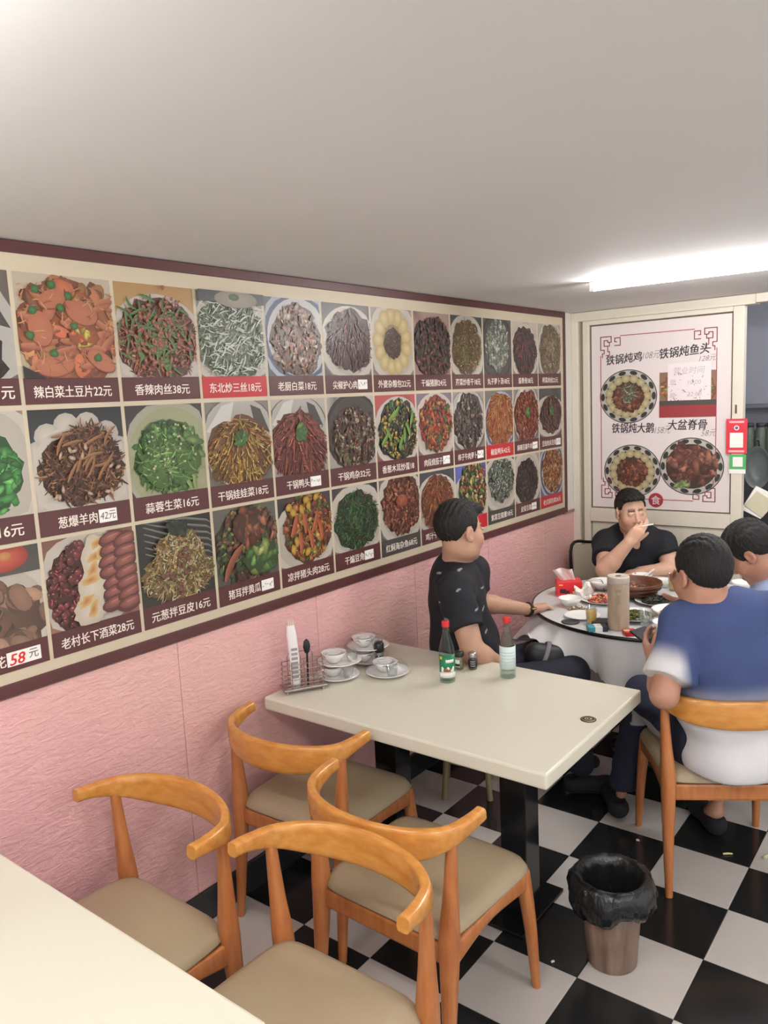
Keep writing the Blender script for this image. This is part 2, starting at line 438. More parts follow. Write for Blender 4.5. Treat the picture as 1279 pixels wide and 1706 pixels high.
def plate(A, x, y, rx, ry, kind):
    if kind == 'white':
        A.ell(x, y-.006, rx*1.04, ry*1.04, (120, 112, 104), (120, 112, 104)); A.ell(x, y, rx, ry, (216, 208, 196), (190, 182, 170)); A.ell(x, y, rx*.82, ry*.82, (196, 188, 176), (206, 198, 186))
    elif kind == 'scallop':
        for i in range(14):
            a = 2*PI*i/14; A.ell(x+rx*.88*math.cos(a), y+ry*.88*math.sin(a), rx*.24, ry*.24, (198, 188, 176), (226, 218, 206), n=12)
        A.ell(x, y, rx*.9, ry*.9, (216, 208, 196), (200, 192, 180))
    elif kind == 'steel':
        A.ell(x, y, rx, ry, (92, 88, 84), (120, 116, 110)); A.ell(x, y+ry*.05, rx*.93, ry*.93, (196, 192, 186), (150, 146, 140))
        A.poly([(x-rx*.8, y+ry*.3), (x-rx*.4, y+ry*.8), (x-rx*.1, y+ry*.9), (x-rx*.3, y+ry*.2)], [(232, 230, 224)]*4)
        A.poly([(x+rx*.3, y+ry*.8), (x+rx*.55, y+ry*.7), (x+rx*.8, y+ry*.2), (x+rx*.4, y+ry*.3)], [(60, 58, 56)]*4)
    elif kind == 'dark':
        A.ell(x, y, rx, ry, (30, 28, 30), (52, 48, 50)); A.ell(x, y, rx*.9, ry*.9, (58, 54, 54), (44, 40, 40))
    elif kind == 'blue':
        A.ell(x, y, rx, ry, (180, 190, 208), (160, 170, 190)); A.ell(x, y, rx*.9, ry*.9, (60, 74, 110), (90, 104, 140)); A.ell(x, y, rx*.8, ry*.8, (206, 206, 206), (190, 190, 190))
PW, PH, CAPH = .3045, .367, .074
G = ['3f7a2c', '5c9440', '2c5a24']; BR = ['7a3c26', '955036', '5c2a1c', 'a8684a']; RD = ['b8482e', 'c8643c', '9a3424']; YL = ['d8b04c', 'e0c070', 'c89030']
# (english label, caption, sticker, caption colour, painter)
def P_stew(A):      # potato slices and cabbage in red sauce
    A.rect(0, 0, A.w, A.h, (206, 192, 172)); A.ell(.155, .12, .185, .165, (196, 178, 150), (206, 190, 164))
    food(A, .155, .125, .162, .15, 'slice', ['b8603e', 'b05638', 'c06e4a', 'b46444', 'c8844e', 'a84e34'], 90, .03, 'a85030')
    for i in range(26): A.strip(A.r.uniform(.03, .28), A.r.uniform(.02, .24), .07, .02, A.r.uniform(-.6, 1.2), A.r.uniform(-.8, .8), (160, 76, 50), (206, 128, 92))
    for x, y, rx, ry, q in ((.20, .19, .052, .034, -.3), (.065, .14, .036, .05, .2), (.1, .035, .06, .03, .1), (.25, .05, .05, .026, -.5), (.11, .225, .045, .026, .3)):
        A.ell(x, y-.003, rx*1.03, ry*1.04, (132, 60, 40), (150, 76, 52), q, 20); A.ell(x, y, rx, ry, (190, 104, 74), (196, 112, 80), q, 20)
    for i in range(90): A.strip(A.r.uniform(.01, .3), A.r.uniform(.01, .26), A.r.uniform(.01, .04), .004, A.r.uniform(0, PI), A.r.uniform(-1, 1), A.r.choice(((140, 66, 44), (216, 140, 100), (206, 150, 70))), A.r.choice(((160, 80, 54), (226, 160, 120))))
    food(A, .2, .12, .05, .03, 'chunk', ['d8b040', 'e0c468', 'b8562e'], 10, .012, 'b85a34')
    for x, y in ((.06, .25), (.11, .265), (.045, .19), (.13, .2), (.16, .235), (.17, .15), (.03, .12), (.1, .07), (.24, .06)): A.ell(x, y, .013, .012, (34, 84, 40), (70, 128, 60), n=9, jit=.2)
    A.poly([(0, 0), (.07, 0), (0, .035)], [(30, 26, 26)]*3)
def P_mutton(A):
    A.rect(0, 0, A.w, A.h, (196, 184, 170), (22, 26, 30)); A.rect(0, .2, A.w, A.h, (34, 44, 52), (26, 30, 34)); plate(A, .15, .1, .175, .165, 'scallop')
    pal = ['5c3022', '6e3c2a', '8a5836', '482618', '9a6a40', '3c2016', '704438']
    food(A, .155, .11, .14, .105, 'shred', pal, 240, .017, '3c2016'); food(A, .17, .17, .095, .07, 'shred', pal, 170, .016, '46281a')
    for i in range(14): A.strip(A.r.uniform(.06, .25), A.r.uniform(.1, .22), .07, .010, A.r.uniform(.1, 1.3), A.r.uniform(-.9, .9), (110, 66, 38), (176, 122, 72))
    for i in range(14): A.ell(A.r.uniform(.05, .27), A.r.uniform(.03, .2), .012, .006, (150, 110, 84), (226, 200, 176), A.r.uniform(0, 3), 7, .3)
def P_lettuce(A):
    A.rect(0, 0, A.w, A.h, (56, 52, 54), (44, 40, 44)); A.ell(.17, .11, .2, .2, (176, 172, 152), (196, 192, 176)); A.ell(.17, .11, .175, .175, (164, 170, 128), (186, 190, 150))
    food(A, .155, .12, .135, .12, 'leaf', ['5c8c3a', '6ea048', '4a7a32', '82ae58', '3c6a2c'], 190, .016, '48742e')
    food(A, .13, .17, .08, .07, 'chunk', ['3f7034', '4f8440', '6a9a4c', '305a2a'], 90, .012, '3c6a2e')
    for i in range(12): A.strip(A.r.uniform(.17, .26), A.r.uniform(.04, .15), A.r.uniform(.05, .1), A.r.uniform(.01, .02), A.r.uniform(1.6, 2.6), A.r.uniform(-.6, .6), (104, 140, 64), (160, 186, 110))
    food(A, .15, .1, .12, .08, 'shred', ['5c8c3a', '4a7a32', '86b060', '3c6a2c'], 90, .016, '4c7a34')
    for i in range(26): A.ell(A.r.uniform(.06, .26), A.r.uniform(.05, .23), .005, .004, (200, 196, 150), (226, 222, 184), 0, 6, .2)
def P_beef(A):
    A.rect(0, 0, A.w, A.h, (204, 190, 176), (198, 154, 92)); A.rect(0, .2, A.w, A.h, (200, 158, 98), (190, 142, 84)); A.ell(.155, .11, .19, .155, (214, 204, 196), (196, 184, 176))
    food(A, .155, .12, .165, .135, 'shred', ['a25a44', 'b86c52', '88442f', 'c47e62', '7a3a2c'], 190, .0145, '5c3426')
    food(A, .155, .14, .14, .12, 'shred', ['4a7436', '5f8c46', '3a5f2c', '78a058'], 75, .017, '5c3a28') if False else None
    for i in range(120): A.strip(A.r.gauss(.145, .07), A.r.gauss(.125, .06), A.r.uniform(.03, .065), A.r.uniform(.005, .012), A.r.uniform(0, PI), A.r.uniform(-1.6, 1.6), (52, 82, 38), (100, 138, 74))
    for i in range(110): A.ell(A.r.gauss(.155, .06), A.r.gauss(.13, .055), A.r.uniform(.006, .014), .006, (120, 58, 44), (190, 112, 88), A.r.uniform(0, 3), 8, .4)
def P_noodle(A):
    A.rect(0, 0, A.w, A.h, (34, 34, 32), (28, 30, 30))
    for i in range(8): A.strip(.2, .12+.022*i, .36, .008, -.25, .35, (70, 70, 66), (146, 146, 138))
    food(A, .155, .085, .15, .085, 'shred', ['c8a468', 'd8b880', 'b08a50', 'dcc490'], 300, .0125, '9a7844'); food(A, .155, .15, .1, .09, 'shred', ['c8a468', 'd8b880', 'b08a50', 'a87c44', 'dcc490'], 300, .0125, 'a48048')
    for i in range(16): A.ell(A.r.gauss(.155, .05), A.r.gauss(.13, .05), .013, .008, (74, 40, 30), (140, 84, 64), A.r.uniform(0, 3), 8, .35)
    food(A, .15, .245, .04, .025, 'leaf', ['2a3a24', '3a4a2e', '1c2a1c'], 12, .012, '24301e')
def P_generic(bg, pl, pr, fr, style, pal, n, size, base=None, extra=None, bg2=None):
    def f(A):
        A.rect(0, 0, A.w, A.h, hx(bg), hx(bg2) if bg2 else shade(hx(bg), 1.25))
        g = 1.26; dx, dy = A.r.uniform(-.014, .014), A.r.uniform(-.012, .006)
        A.ell(A.r.uniform(0, .3), A.r.uniform(.2, .3), .12, .05, shade(hx(bg), 1.15), shade(hx(bg), .7), A.r.uniform(0, 3))
        if pl: plate(A, pr[0]+dx, pr[1]+dy, pr[2]*g, pr[3]*g, pl)
        food(A, fr[0]+dx, fr[1]+dy, fr[2]*1.17, fr[3]*1.17, style, pal, int(n*2.4), size*.78, base)
        if extra: extra(A)
    return f
def X_foil_glare(A):
    for i in range(150):
        A.strip(A.r.uniform(.0, .3), A.r.uniform(.0, .255), A.r.uniform(.01, .06), A.r.uniform(.0015, .006), A.r.uniform(-.5, 1.2), A.r.uniform(-1, 1), (206, 214, 206), (240, 244, 238))  # pale streaks put the glare of the wrinkled film into the colour
    A.rect(0, .255, A.w, A.h, (70, 74, 80), (58, 62, 70)); A.ell(.17, .268, .1, .03, (140, 132, 118), (168, 160, 144)); A.ell(.16, .275, .025, .012, (50, 80, 50), (80, 110, 70))
def X_buns(A):
    for i in range(13):
        a = 2*PI*i/13+.2; A.ell(.152+.108*math.cos(a), .147+.115*math.sin(a), .034, .04, (196, 168, 104), (234, 214, 156), a+PI/2, 14, 0, (0, .006))
    food(A, .15, .14, .065, .068, 'shred', ['5a3a30', '3f5a2c', '8a3a34', '74504a', '2e3a24'], 70, .009, '3c2a24')
def X_sausage(A):
    A.rect(0, .2, A.w, A.h, (134, 88, 72), (120, 74, 60)); A.ell(.14, .13, .185, .16, (206, 196, 184), (222, 212, 200), .1)
    food(A, .085, .115, .085, .125, 'bean', ['7a2a2a', '8a3232', '682222', '943c3a'], 120, .0135, '3c1414'); food(A, .1, .225, .035, .035, 'bean', ['7a2a2a', '8a3232'], 22, .012, '3c1414')
    A.ell(.165, .20, .048, .075, (214, 200, 176), (236, 226, 206), -.1, 22, .10); A.ell(.145, .115, .048, .07, (214, 200, 176), (236, 226, 206), -.35, 22, .12); A.ell(.13, .04, .055, .045, (210, 196, 174), (232, 222, 204), 0, 22, .12)
    for x, y, q in ((.175, .245, .5), (.165, .205, .3), (.15, .165, .8), (.138, .135, .2), (.12, .075, .5), (.14, .045, 1.1), (.185, .215, 1.3)): A.ell(x, y, .03, .015, (230, 196, 130), (196, 110, 36), q, 12, .25)
    for k in range(2):
        for i in range(7):
            x, y = .218+.052*k+A.r.uniform(-.006, .006), .25-.034*i-.012*k; q = A.r.uniform(.05, .35)
            A.ell(x, y, .047, .025, (78, 34, 34), (112, 54, 48), q, 18, .04); A.ell(x, y+.004, .038, .016, (120, 58, 52), (172, 98, 86), q, 16, .06); A.strip(x+.005, y+.009, .04, .005, q, .2, (160, 90, 80), (206, 140, 124))
def X_lotus(A):
    food(A, .2, .07, .11, .1, 'slice', ['8a6450', '9c7660', '74503e'], 20, .034, '5c4034'); A.ell(.13, .08, .05, .05, (24, 40, 28), (40, 60, 40), jit=.2)
    A.rect(.12, .2, A.w, A.h, (70, 66, 64), (60, 58, 58)); A.ell(.2, .25, .075, .04, (150, 40, 30), (226, 96, 70)); A.ell(.205, .255, .02, .012, (190, 120, 60), (206, 150, 80))
def X_greentop(A): food(A, .15, .16, .03, .03, 'leaf', G, 10, .012, '3a6a2a')
def X_herb(A): food(A, .155, .17, .045, .03, 'shred', ['4a8a34', 'd24a30', '6aa04c'], 16, .008, 'b8402a')
def X_pepper(A):
    for i in range(8): A.strip(.05+.03*i, A.r.uniform(.06, .22), .07, .02, A.r.uniform(.6, 2.2), .5, (70, 120, 44), (130, 176, 70))
def X_carrots(A):
    for i in range(6): A.strip(.08+.03*i, A.r.uniform(.08, .2), .09, .024, A.r.uniform(1.1, 2.0), .6, (150, 58, 30), (204, 104, 62))
    for i in range(9): A.ell(A.r.uniform(.04, .26), A.r.uniform(.03, .27), .02, .015, (170, 120, 30), (224, 180, 70), A.r.uniform(0, 3), 8, .2)
def X_cuke(A):
    food(A, .21, .07, .09, .06, 'chunk', ['8aa84c', 'b8c070', '3a6a30', '5a8a3c'], 16, .02, '2c4a22')
    food(A, .16, .2, .08, .07, 'chunk', BR, 24, .018, '4a2a20'); A.strip(.07, .08, .15, .03, .9, -.7, (110, 50, 34), (168, 92, 66))
def X_chop(A):
    for x in (.24, .26): A.strip(x, .26, .1, .006, 1.9, 0, (200, 186, 160), (216, 204, 180))
DISH = {
 (0, -1): ('braised dish in a steel bowl', '鱼香肉丝元', 0, 0, P_generic('504844', 'steel', (.1, .1, .2, .18), (.1, .06, .15, .11), 'chunk', ['3a2420', '5a3a30', '2c1c1a'], 60, .015)),
 (0, 0): ('potato slices in red sauce', '辣白菜土豆片22元', 0, 0, P_stew),
 (0, 1): ('shredded pork with herbs and chilli', '香辣肉丝38元', 0, 0, P_beef),
 (0, 2): ('pale green shredded vegetable under wrinkled shiny film', '东北炒三丝18元', 0, 1, P_generic('8a8680', 'white', (.155, .12, .165, .14), (.155, .13, .145, .125), 'shred', ['a8b89a', '8aa878', 'c8d0bc', '6a8a60', 'd8dcd0'], 150, .012, '7a8a70', X_foil_glare)),
 (0, 3): ('cabbage and meat on a white platter', '老厨白菜18元', 0, 0, P_generic('4a5058', 'blue', (.165, .15, .17, .15), (.15, .135, .12, .12), 'chunk', ['b87a5c', '8a4a36', 'd0a890', '5a4a38', '9a8a78', '6a3a2c'], 90, .018, '6a4030')),
 (0, 4): ('dark shredded meat in a bowl', '尖椒护心肉', 1, 0, P_generic('5a5256', 'white', (.155, .125, .15, .125), (.155, .14, .135, .11), 'fan', ['5a3634', '6c4442', '4c2c2c', '7a4c48'], 120, .012, '4a3030', None, '3c3c44')),
 (0, 5): ('yellow buns circling a heap of fried mince', '外婆杂粮包22元', 0, 0, P_generic('8a7a7a', 'white', (.152, .147, .15, .15), (.15, .14, .08, .08), 'shred', ['5a3a30', '3f5a2c'], 10, .009, 'c8a868', X_buns)),
 (0, 6): ('dark fried offal with peppers', '干煸猪肺24元', 0, 0, P_generic('a88078', None, None, (.155, .12, .15, .13), 'chunk', ['4a3234', '5c4042', '6a3a38', '3a2a2e', '8a5048', '3a4a2c'], 130, .017, '3c2a2c', None, 'b89890')),
 (0, 7): ('celery with dried tofu strips', '芹菜炒香干18元', 0, 0, P_generic('2c3430', 'white', (.155, .13, .145, .14), (.155, .14, .12, .12), 'shred', ['b88a5c', '8a4a36', '6a8a40', 'd0a870', '9a5a40', '4a6a30'], 140, .013, '7a5a3c')),
 (0, 8): ('radish ball soup in a blue bowl', '丸子萝卜汤18元', 0, 0, P_generic('3c4250', 'dark', (.155, .14, .14, .15), (.155, .15, .11, .12), 'chunk', ['a8b0a0', 'c8ccb8', '8a9888', 'b8b890'], 70, .018, '6a7a80')),
 (0, 9): ('dark braised bones on a white plate', '酱脊骨38元', 0, 0, P_generic('b0a498', 'white', (.155, .125, .14, .13), (.155, .13, .125, .12), 'fan', ['4a3436', '5a4244', '3c2c30', '6a5052', 'a03a34'], 110, .014, '3c2c2e')),
 (0, 10): ('pale noodles with shredded pork', '榨菜肉丝22元', 0, 0, P_generic('98948c', 'white', (.155, .14, .14, .15), (.155, .145, .13, .135), 'shred', ['a89474', 'b8a484', '8a7454', 'c8b494', '9a6a54'], 150, .013, '8a7858')),
 (1, -1): ('bright green vegetables on a white plate', '清炒时蔬16元', 0, 0, P_generic('8a6a58', 'white', (.1, .14, .22, .19), (.1, .13, .15, .12), 'leaf', ['2f8a34', '3fa044', '1f6a28', '5cb854'], 70, .02, '1f5a24')),
 (1, 0): ('sliced mutton with onion on a scalloped plate', '葱爆羊肉', 2, 0, P_mutton),
 (1, 1): ('chopped green lettuce in garlic sauce', '蒜蓉生菜16元', 0, 0, P_lettuce),
 (1, 2): ('cabbage strips in a steel dry pot', '干锅娃娃菜18元', 0, 0, P_generic('6a6460', 'steel', (.155, .14, .155, .14), (.155, .11, .14, .11), 'fan', ['d0a050', 'e0b868', 'b87c34', '8a4a2c', 'c88c40'], 120, .015, '7a4c28', X_greentop)),
 (1, 3): ('red duck heads in a steel dry pot', '干锅鸭头', 1, 0, P_generic('a49c94', 'steel', (.155, .16, .145, .13), (.155, .115, .14, .12), 'fan', ['94443a', '7c342e', 'aa5a4c', '682a26', '8a4a3c'], 100, .02, '6a2c28', X_greentop)),
 (1, 4): ('chicken giblets in a dark dry pot', '干锅鸡杂32元', 0, 0, P_generic('a8a29a', 'dark', (.155, .15, .15, .13), (.155, .12, .13, .12), 'chunk', ['5c322c', '6c403a', '4a2824', '7c5248', '5a6a3c', 'b8a088'], 120, .015, '4a2824')),
 (1, 5): ('scallion black fungus and egg', '香葱木耳炒蛋18', 0, 0, P_generic('a03c40', 'white', (.155, .13, .15, .13), (.155, .14, .13, .12), 'chunk', ['24222a', '2e2c34', 'd8b048', 'c89838', '4a8a3c', '1c1a20'], 120, .018, '24222a', X_pepper)),
 (1, 6): ('aubergine with meat and red peppers', '肉段烧茄子', 1, 0, P_generic('6a5a70', 'white', (.155, .13, .15, .135), (.155, .145, .125, .115), 'chunk', ['c8442c', 'd86038', '3c5a30', 'b03024', 'e08a4c', '3a2c3c'], 90, .02, 'a83c28')),
 (1, 7): ('beef with radish in a pale pot', '柿子牛肉萝卜', 1, 0, P_generic('8a807c', 'steel', (.155, .14, .15, .14), (.155, .14, .12, .125), 'chunk', ['5a4644', '6c5854', '4a3a3a', '7c6a62', '3c4a34', 'a89890'], 110, .016, '4a3c3a')),
 (1, 8): ('orange prawns on a blue white plate', '椒盐鸭头42元', 0, 1, P_generic('5a5a58', 'blue', (.155, .12, .15, .14), (.155, .14, .135, .13), 'fan', ['d8743c', 'e89058', 'c85a2c', 'e0a860', 'b84a2c'], 110, .015, 'b85a34')),
 (1, 9): ('red stewed bean curd in a steel pan', '麻辣豆腐牛肉', 1, 0, P_generic('8a7a78', 'steel', (.155, .14, .14, .15), (.155, .135, .13, .13), 'chunk', ['a84a34', 'b85c40', '94382a', 'c87850', '7c3024'], 120, .014, '8a3828', X_greentop)),
 (1, 10): ('dark shredded dish on a long white plate', '豆豉肉末豆角', 1, 0, P_generic('343438', 'white', (.14, .13, .17, .1), (.16, .14, .13, .1), 'chunk', ['6a3c36', '7c4c42', '543030', '8a5a4c'], 110, .012, '4a2a28', X_greentop)),
 (2, -1): ('sliced roast meat with a red flower', '五花肉花', 3, 0, P_generic('c8b8a4', 'white', (.12, .1, .2, .14), (.12, .08, .1, .08), 'slice', ['8a6450', '74503e'], 8, .03, '5c4034', X_lotus)),
 (2, 0): ('red beans, fried egg and sausage slices', '老村长下酒菜28元', 0, 0, P_generic('9a6a58', None, None, (.15, .13, .01, .01), 'bean', ['7a2a2a'], 1, .004, None, X_sausage)),
 (2, 1): ('tofu skin noodles with onion', '元葱拌豆皮16元', 0, 0, P_noodle),
 (2, 2): ('pig ear tossed with cucumber', '猪耳拌黄瓜', 1, 0, P_generic('4a4a44', None, None, (.155, .13, .14, .13), 'chunk', ['7a4634', '94604a', '3a5a30', '5c3428', '2a3a24', '8aa050'], 90, .02, '3c2a20', X_cuke)),
 (2, 3): ('pig head meat with carrot and pepper', '凉拌猪头肉28元', 0, 0, P_generic('2c2a2c', 'white', (.13, .1, .15, .12), (.155, .15, .12, .13), 'chunk', ['c87838', 'b85a34', 'd8a848', '6a3024', '4a7030', '8a4030'], 90, .02, '6a3426', X_carrots)),
 (2, 4): ('dry fried green beans on a white plate', '干煸豆角', 1, 0, P_generic('2e2628', 'white', (.16, .12, .16, .135), (.155, .13, .125, .11), 'shred', ['2c5230', '3c6a3c', '24442a', '4a7a44', '5c3a34'], 150, .0155, '24402a', None, '3c3436')),
 (2, 5): ('stewed mixed fish in a white oval bowl', '红焖海杂鱼68元', 0, 2, P_generic('4a5048', 'white', (.155, .14, .15, .15), (.155, .15, .13, .125), 'chunk', ['8a4434', 'a85a40', '743428', 'b87050', '5c2c24'], 120, .015, '743628', X_herb)),
 (2, 6): ('braised chicken heap on a white plate', '鸡汁干豆腐22元', 0, 0, P_generic('2c3038', 'white', (.155, .11, .16, .12), (.155, .12, .12, .12), 'fan', ['94482c', 'aa5c38', '7c3824', 'b87848'], 100, .016, '74361f')),
 (2, 7): ('mixed vegetables with green pepper', '家常小炒26元', 0, 1, P_generic('46509a', 'white', (.155, .1, .16, .12), (.165, .15, .12, .14), 'chunk', ['5a9a44', 'd8a868', '3c7a34', 'c84a34', '2a2a28', 'e0c088'], 100, .018, '3c4a2c')),
 (2, 8): ('seaweed and tofu soup in a white bowl', '紫菜豆腐羹18元', 0, 2, P_generic('38403a', 'white', (.155, .15, .155, .14), (.155, .165, .125, .11), 'chunk', ['6a7a6c', 'a8b4a4', 'c8d0c4', '4a5a4c', '2c3830'], 130, .0125, '7a8a7c')),
 (2, 9): ('preserved egg and tofu in a cream bowl', '皮蛋豆腐', 1, 0, P_generic('9a8878', 'white', (.155, .14, .145, .145), (.155, .125, .12, .115), 'chunk', ['3c2c28', '4c3a34', '2c2220', '5c4a40'], 100, .015, '342622')),
 (2, 10): ('crisp fried pork in orange sauce', '老式锅包肉26元', 0, 1, P_generic('5a6a80', 'blue', (.155, .15, .145, .15), (.155, .155, .12, .125), 'chunk', ['c8743c', 'b85c30', 'd89858', 'a84a2c', 'd8a870'], 110, .018, 'a85a34')),
}
BY0, BY1, BZ0, BZ1 = .775, 4.703, 1.056, 2.318
menu = thing('menu_board', 'long wall menu of dish pictures with prices above the pink wall', 'menu', (XW, (BY0+BY1)/2, BZ0))
def ml(x, y, z): return (x-XW, y-(BY0+BY1)/2, z-BZ0)
def mbox(mb, x0, x1, y0, y1, z0, z1, b=0):
    a, b2 = ml(x0, y0, z0), ml(x1, y1, z1); return mb.box(a[0], b2[0], a[1], b2[1], a[2], b2[2], b)
mbox(MB(), XW, XW+.006, BY0+.02, BY1-.02, BZ0+.02, BZ1-.02).build('cream_panel', M_creampr, menu)
for a in ((BY0, BY1, BZ0, BZ0+.036), (BY0, BY1, BZ1-.034, BZ1), (BY0, BY0+.03, BZ0+.036, BZ1-.034), (BY1-.03, BY1, BZ0+.036, BZ1-.034)):
    mbox(MB(), XW, XW+.012, *a, .002).build('border_strip', M_maroon, menu)
M_sticker = mat('white_paper', (232, 228, 222), .6)
M_ink = mat('dark_ink', (60, 56, 58), .6)
M_redink = mat('red_ink', (206, 44, 40), .6)
ROWZ = [1.869, 1.487, 1.125]
for (r, c), (lab, cap, stk, ccol, paint) in DISH.items():
    y0 = 1.157+.3175*c; z0 = ROWZ[r]; h = PH if r < 2 else .350
    o = bpy.data.objects.new('dish_picture', None)
    A = Art(PW, h-CAPH, 100+r*20+c); paint(A)
    capc = (M_maroon, M_red, mat('slate_print', (66, 62, 58), .5))[ccol]
    mb = A.mb
    # lay the print on the wall plane: u -> +y, v -> +z, relief -> +x
    base = ml(XW+.0065, y0, z0)
    mb.v = [(p[2], p[0], p[1]+CAPH) for p in mb.v]
    bpy.data.objects.remove(o)
    pic = mb.build('dish_picture', M_paint, menu, base, label='menu picture of '+lab, recalc=False)
    cb = MB().box(-.0004, .001, 0, PW, 0, CAPH); cb.build('caption_bar', capc, pic)
    if (r, c) == (2, 5): pass
    w = min(.25, .029*len(cap)+.012)
    cy = PW/2 - (.03 if stk else 0)
    if c == -1: cy = PW/2+.09
    if stk: w = min(w, .2)
    if (r, c) == (2, 7): continue
    lettering({(0, -1): '元', (1, -1): '16元', (2, -1): '花'}.get((r, c), cap), 'lettering', M_txt, pic, (.0018, PW-.035 if c == -1 and r == 0 else (PW-.07 if c == -1 and r == 1 else (PW-.145 if c == -1 else cy)), CAPH*.47), (0, 1, 0), (0, 0, 1), height=.034, maxw=(.04 if c == -1 and r != 1 else .088 if c == -1 else w), bold=.018)
    if stk:
        sy0 = cy+w/2+.006 if c != -1 else PW-.125; sw = min(.062, PW-sy0-.006) if c != -1 else .1
        st = MB().box(.001, .0022, sy0, sy0+sw, CAPH*.2, CAPH*.75).build('price_sticker', M_sticker, pic)
        if c == -1:
            lettering('58', 'lettering', M_redink, pic, (.0026, sy0+.03, CAPH*.45), (0, 1, 0), (0, 0, 1), height=.032, shear=.2, bold=.02)
            lettering('元', 'lettering', M_ink, pic, (.0026, sy0+.078, CAPH*.5), (0, 1, 0), (0, 0, 1), height=.026, bold=0)
        else:
            if stk == 2: lettering('42元', 'lettering', M_ink, pic, (.0026, sy0+sw/2, CAPH*.48), (0, 1, 0), (0, 0, 1), height=.026, maxw=sw-.008, bold=-.004, shear=.15)
            else:      # too faint to read in the photograph: pen strokes only
                mb = MB(); q_ = random.Random(r*20+c)
                for i in range(5):
                    yy = sy0+.008+(sw-.016)*i/4; zz = CAPH*.47; a = q_.uniform(-.4, .4)
                    zz += q_.uniform(-.006, .006); h_ = q_.uniform(.003, .008); mb.sweep([(.0024, yy-.003, zz-h_*a*2), (.0024, yy+q_.uniform(-.002, .002), zz+h_), (.0024, yy+.003, zz+h_*q_.uniform(-1, 1))], .0009, 4)
                mb.build('pen_strokes', M_ink, pic)

# ------------------------------------------------------------------ poster glued to the door
PX0, PX1, PZ0, PZ1 = -2.046, -1.206, 1.080, 2.226
pos = thing('door_poster', 'pale pink iron pot stew poster with red fret corners filling the upper door panel', 'poster', ((PX0+PX1)/2, YD-.007, PZ0))
def pl(x, z, e=0): return (x-(PX0+PX1)/2, -e, z-PZ0)
M_poster = mat('pale_pink_print', (218, 207, 205), .35)
M_dred = mat('fret_red', (158, 52, 62), .45)
pw, ph = PX1-PX0, PZ1-PZ0
MB().box(-pw/2, pw/2, -.0025, .003, 0, ph).build('sheet', M_poster, pos)
def pbar(mb, x0, x1, z0, z1): mb.box(x0, x1, -.0034, -.0028, z0, z1)
bx0, bx1, bz0, bz1 = -pw/2+.055, pw/2-.075, .055, ph-.065
br = MB()
pbar(br, bx0+.13, bx1-.13, bz1-.008, bz1-.0035); pbar(br, bx0+.13, bx1-.13, bz0+.0035, bz0+.008)
pbar(br, bx0+.0035, bx0+.008, bz0+.12, bz1-.12); pbar(br, bx1-.008, bx1-.0035, bz0+.12, bz1-.12)
br.build('border_line', M_dred, pos)
FRET = ["#######.....", "#.....#.####", "#.###.#.#..#", "#.#.###.##.#", "#.#..#.....#", "#.####..####", "#...#.......", "###.#.......", "..#.##......", ".##..#......", ".#.###......", ".#.........."]
for sx in (0, 1):
    for sz in (0, 1):
        mb = MB(); q = .0115
        cc = lambda a, b: ((bx0+(b+.5)*q if sx == 0 else bx1-(b+.5)*q), (bz1-(a+.5)*q if sz == 0 else bz0+(a+.5)*q))
        for a, row in enumerate(FRET):
            for b, ch in enumerate(row):
                for da, db in ((0, 1), (1, 0)):
                    if ch == '#' and a+da < len(FRET) and b+db < len(row) and FRET[a+da][b+db] == '#':
                        (xa, za), (xb, zb) = cc(a, b), cc(a+da, b+db)
                        pbar(mb, min(xa, xb)-.0026, max(xa, xb)+.0026, min(za, zb)-.0026, max(za, zb)+.0026)
        mb.build('fret_corner', M_dred, pos)
def round_dish(A, kind):
    R = A.w/2
    A.ell(R, R, R*.98, R*.9, (40, 44, 48), (60, 64, 66), n=40); A.ell(R, R, R*.95, R*.87, (214, 208, 200), (214, 208, 200), n=40)
    for i in range(14):
        a = 2*PI*i/14; A.ell(R+R*.87*math.cos(a), R+R*.79*math.sin(a), R*.13, R*.07, (34, 40, 44), (30, 36, 40), a+PI/2, 12)
    A.ell(R, R, R*.78, R*.7, (44, 40, 34), (60, 50, 40), n=30)
    if kind < 2:
        for i in range(15):
            a = 2*PI*i/15; A.ell(R+R*.66*math.cos(a), R+R*.6*math.sin(a), R*.14, R*.15, (176, 160, 112), (226, 212, 164), a, 14)
        food(A, R, R*.97, R*.52, R*.46, 'chunk', ['7a3a2a', '94503a', '5c2c20', 'a8664a', '8a4a34'], 70, R*.09, '5c3024')
        if kind == 0: food(A, R*1.0, R*1.1, R*.3, R*.3, 'shred', ['4a7a44', '6a9a5c', '345c34', 'a84a44', 'c8d0c0'], 40, R*.07, '6a5040')
    else:
        food(A, R, R*1.05, R*.78, R*.62, 'chunk', ['7a4034', '945446', '5c3028', 'a86a56', '6a382e'], 90, R*.14, '4c2822')
        food(A, R*.72, R*.42, R*.2, R*.1, 'leaf', ['8aa860', 'a8c080'], 8, R*.08, '7a9850')
def put_art(A, cx, cz, lab):
    mb = A.mb; mb.v = [(p[0]-A.w/2, -p[2], p[1]-A.h/2) for p in mb.v]
    mb.build('dish_picture', M_paint, pos, (cx, -.0032, cz), label=lab, recalc=False)
for k, (cx, cz, w, lab) in enumerate(((-.185, .70, .37, 'printed pot of chicken stew ringed by yellow buns'), (-.16, .235, .37, 'printed pot of goose stew ringed by yellow buns'), (.2, .27, .385, 'printed plate of brown braised bones'))):
    A = Art(w, w, 50+k); round_dish(A, k); put_art(A, cx, cz, lab)
A = Art(.33, .27, 77); A.rect(0, .07, .33, .27, (150, 110, 84)); food(A, .165, .17, .16, .1, 'chunk', ['c87848', 'b85c3c', 'd8a070', '8aa050'], 90, .02, 'a86444')
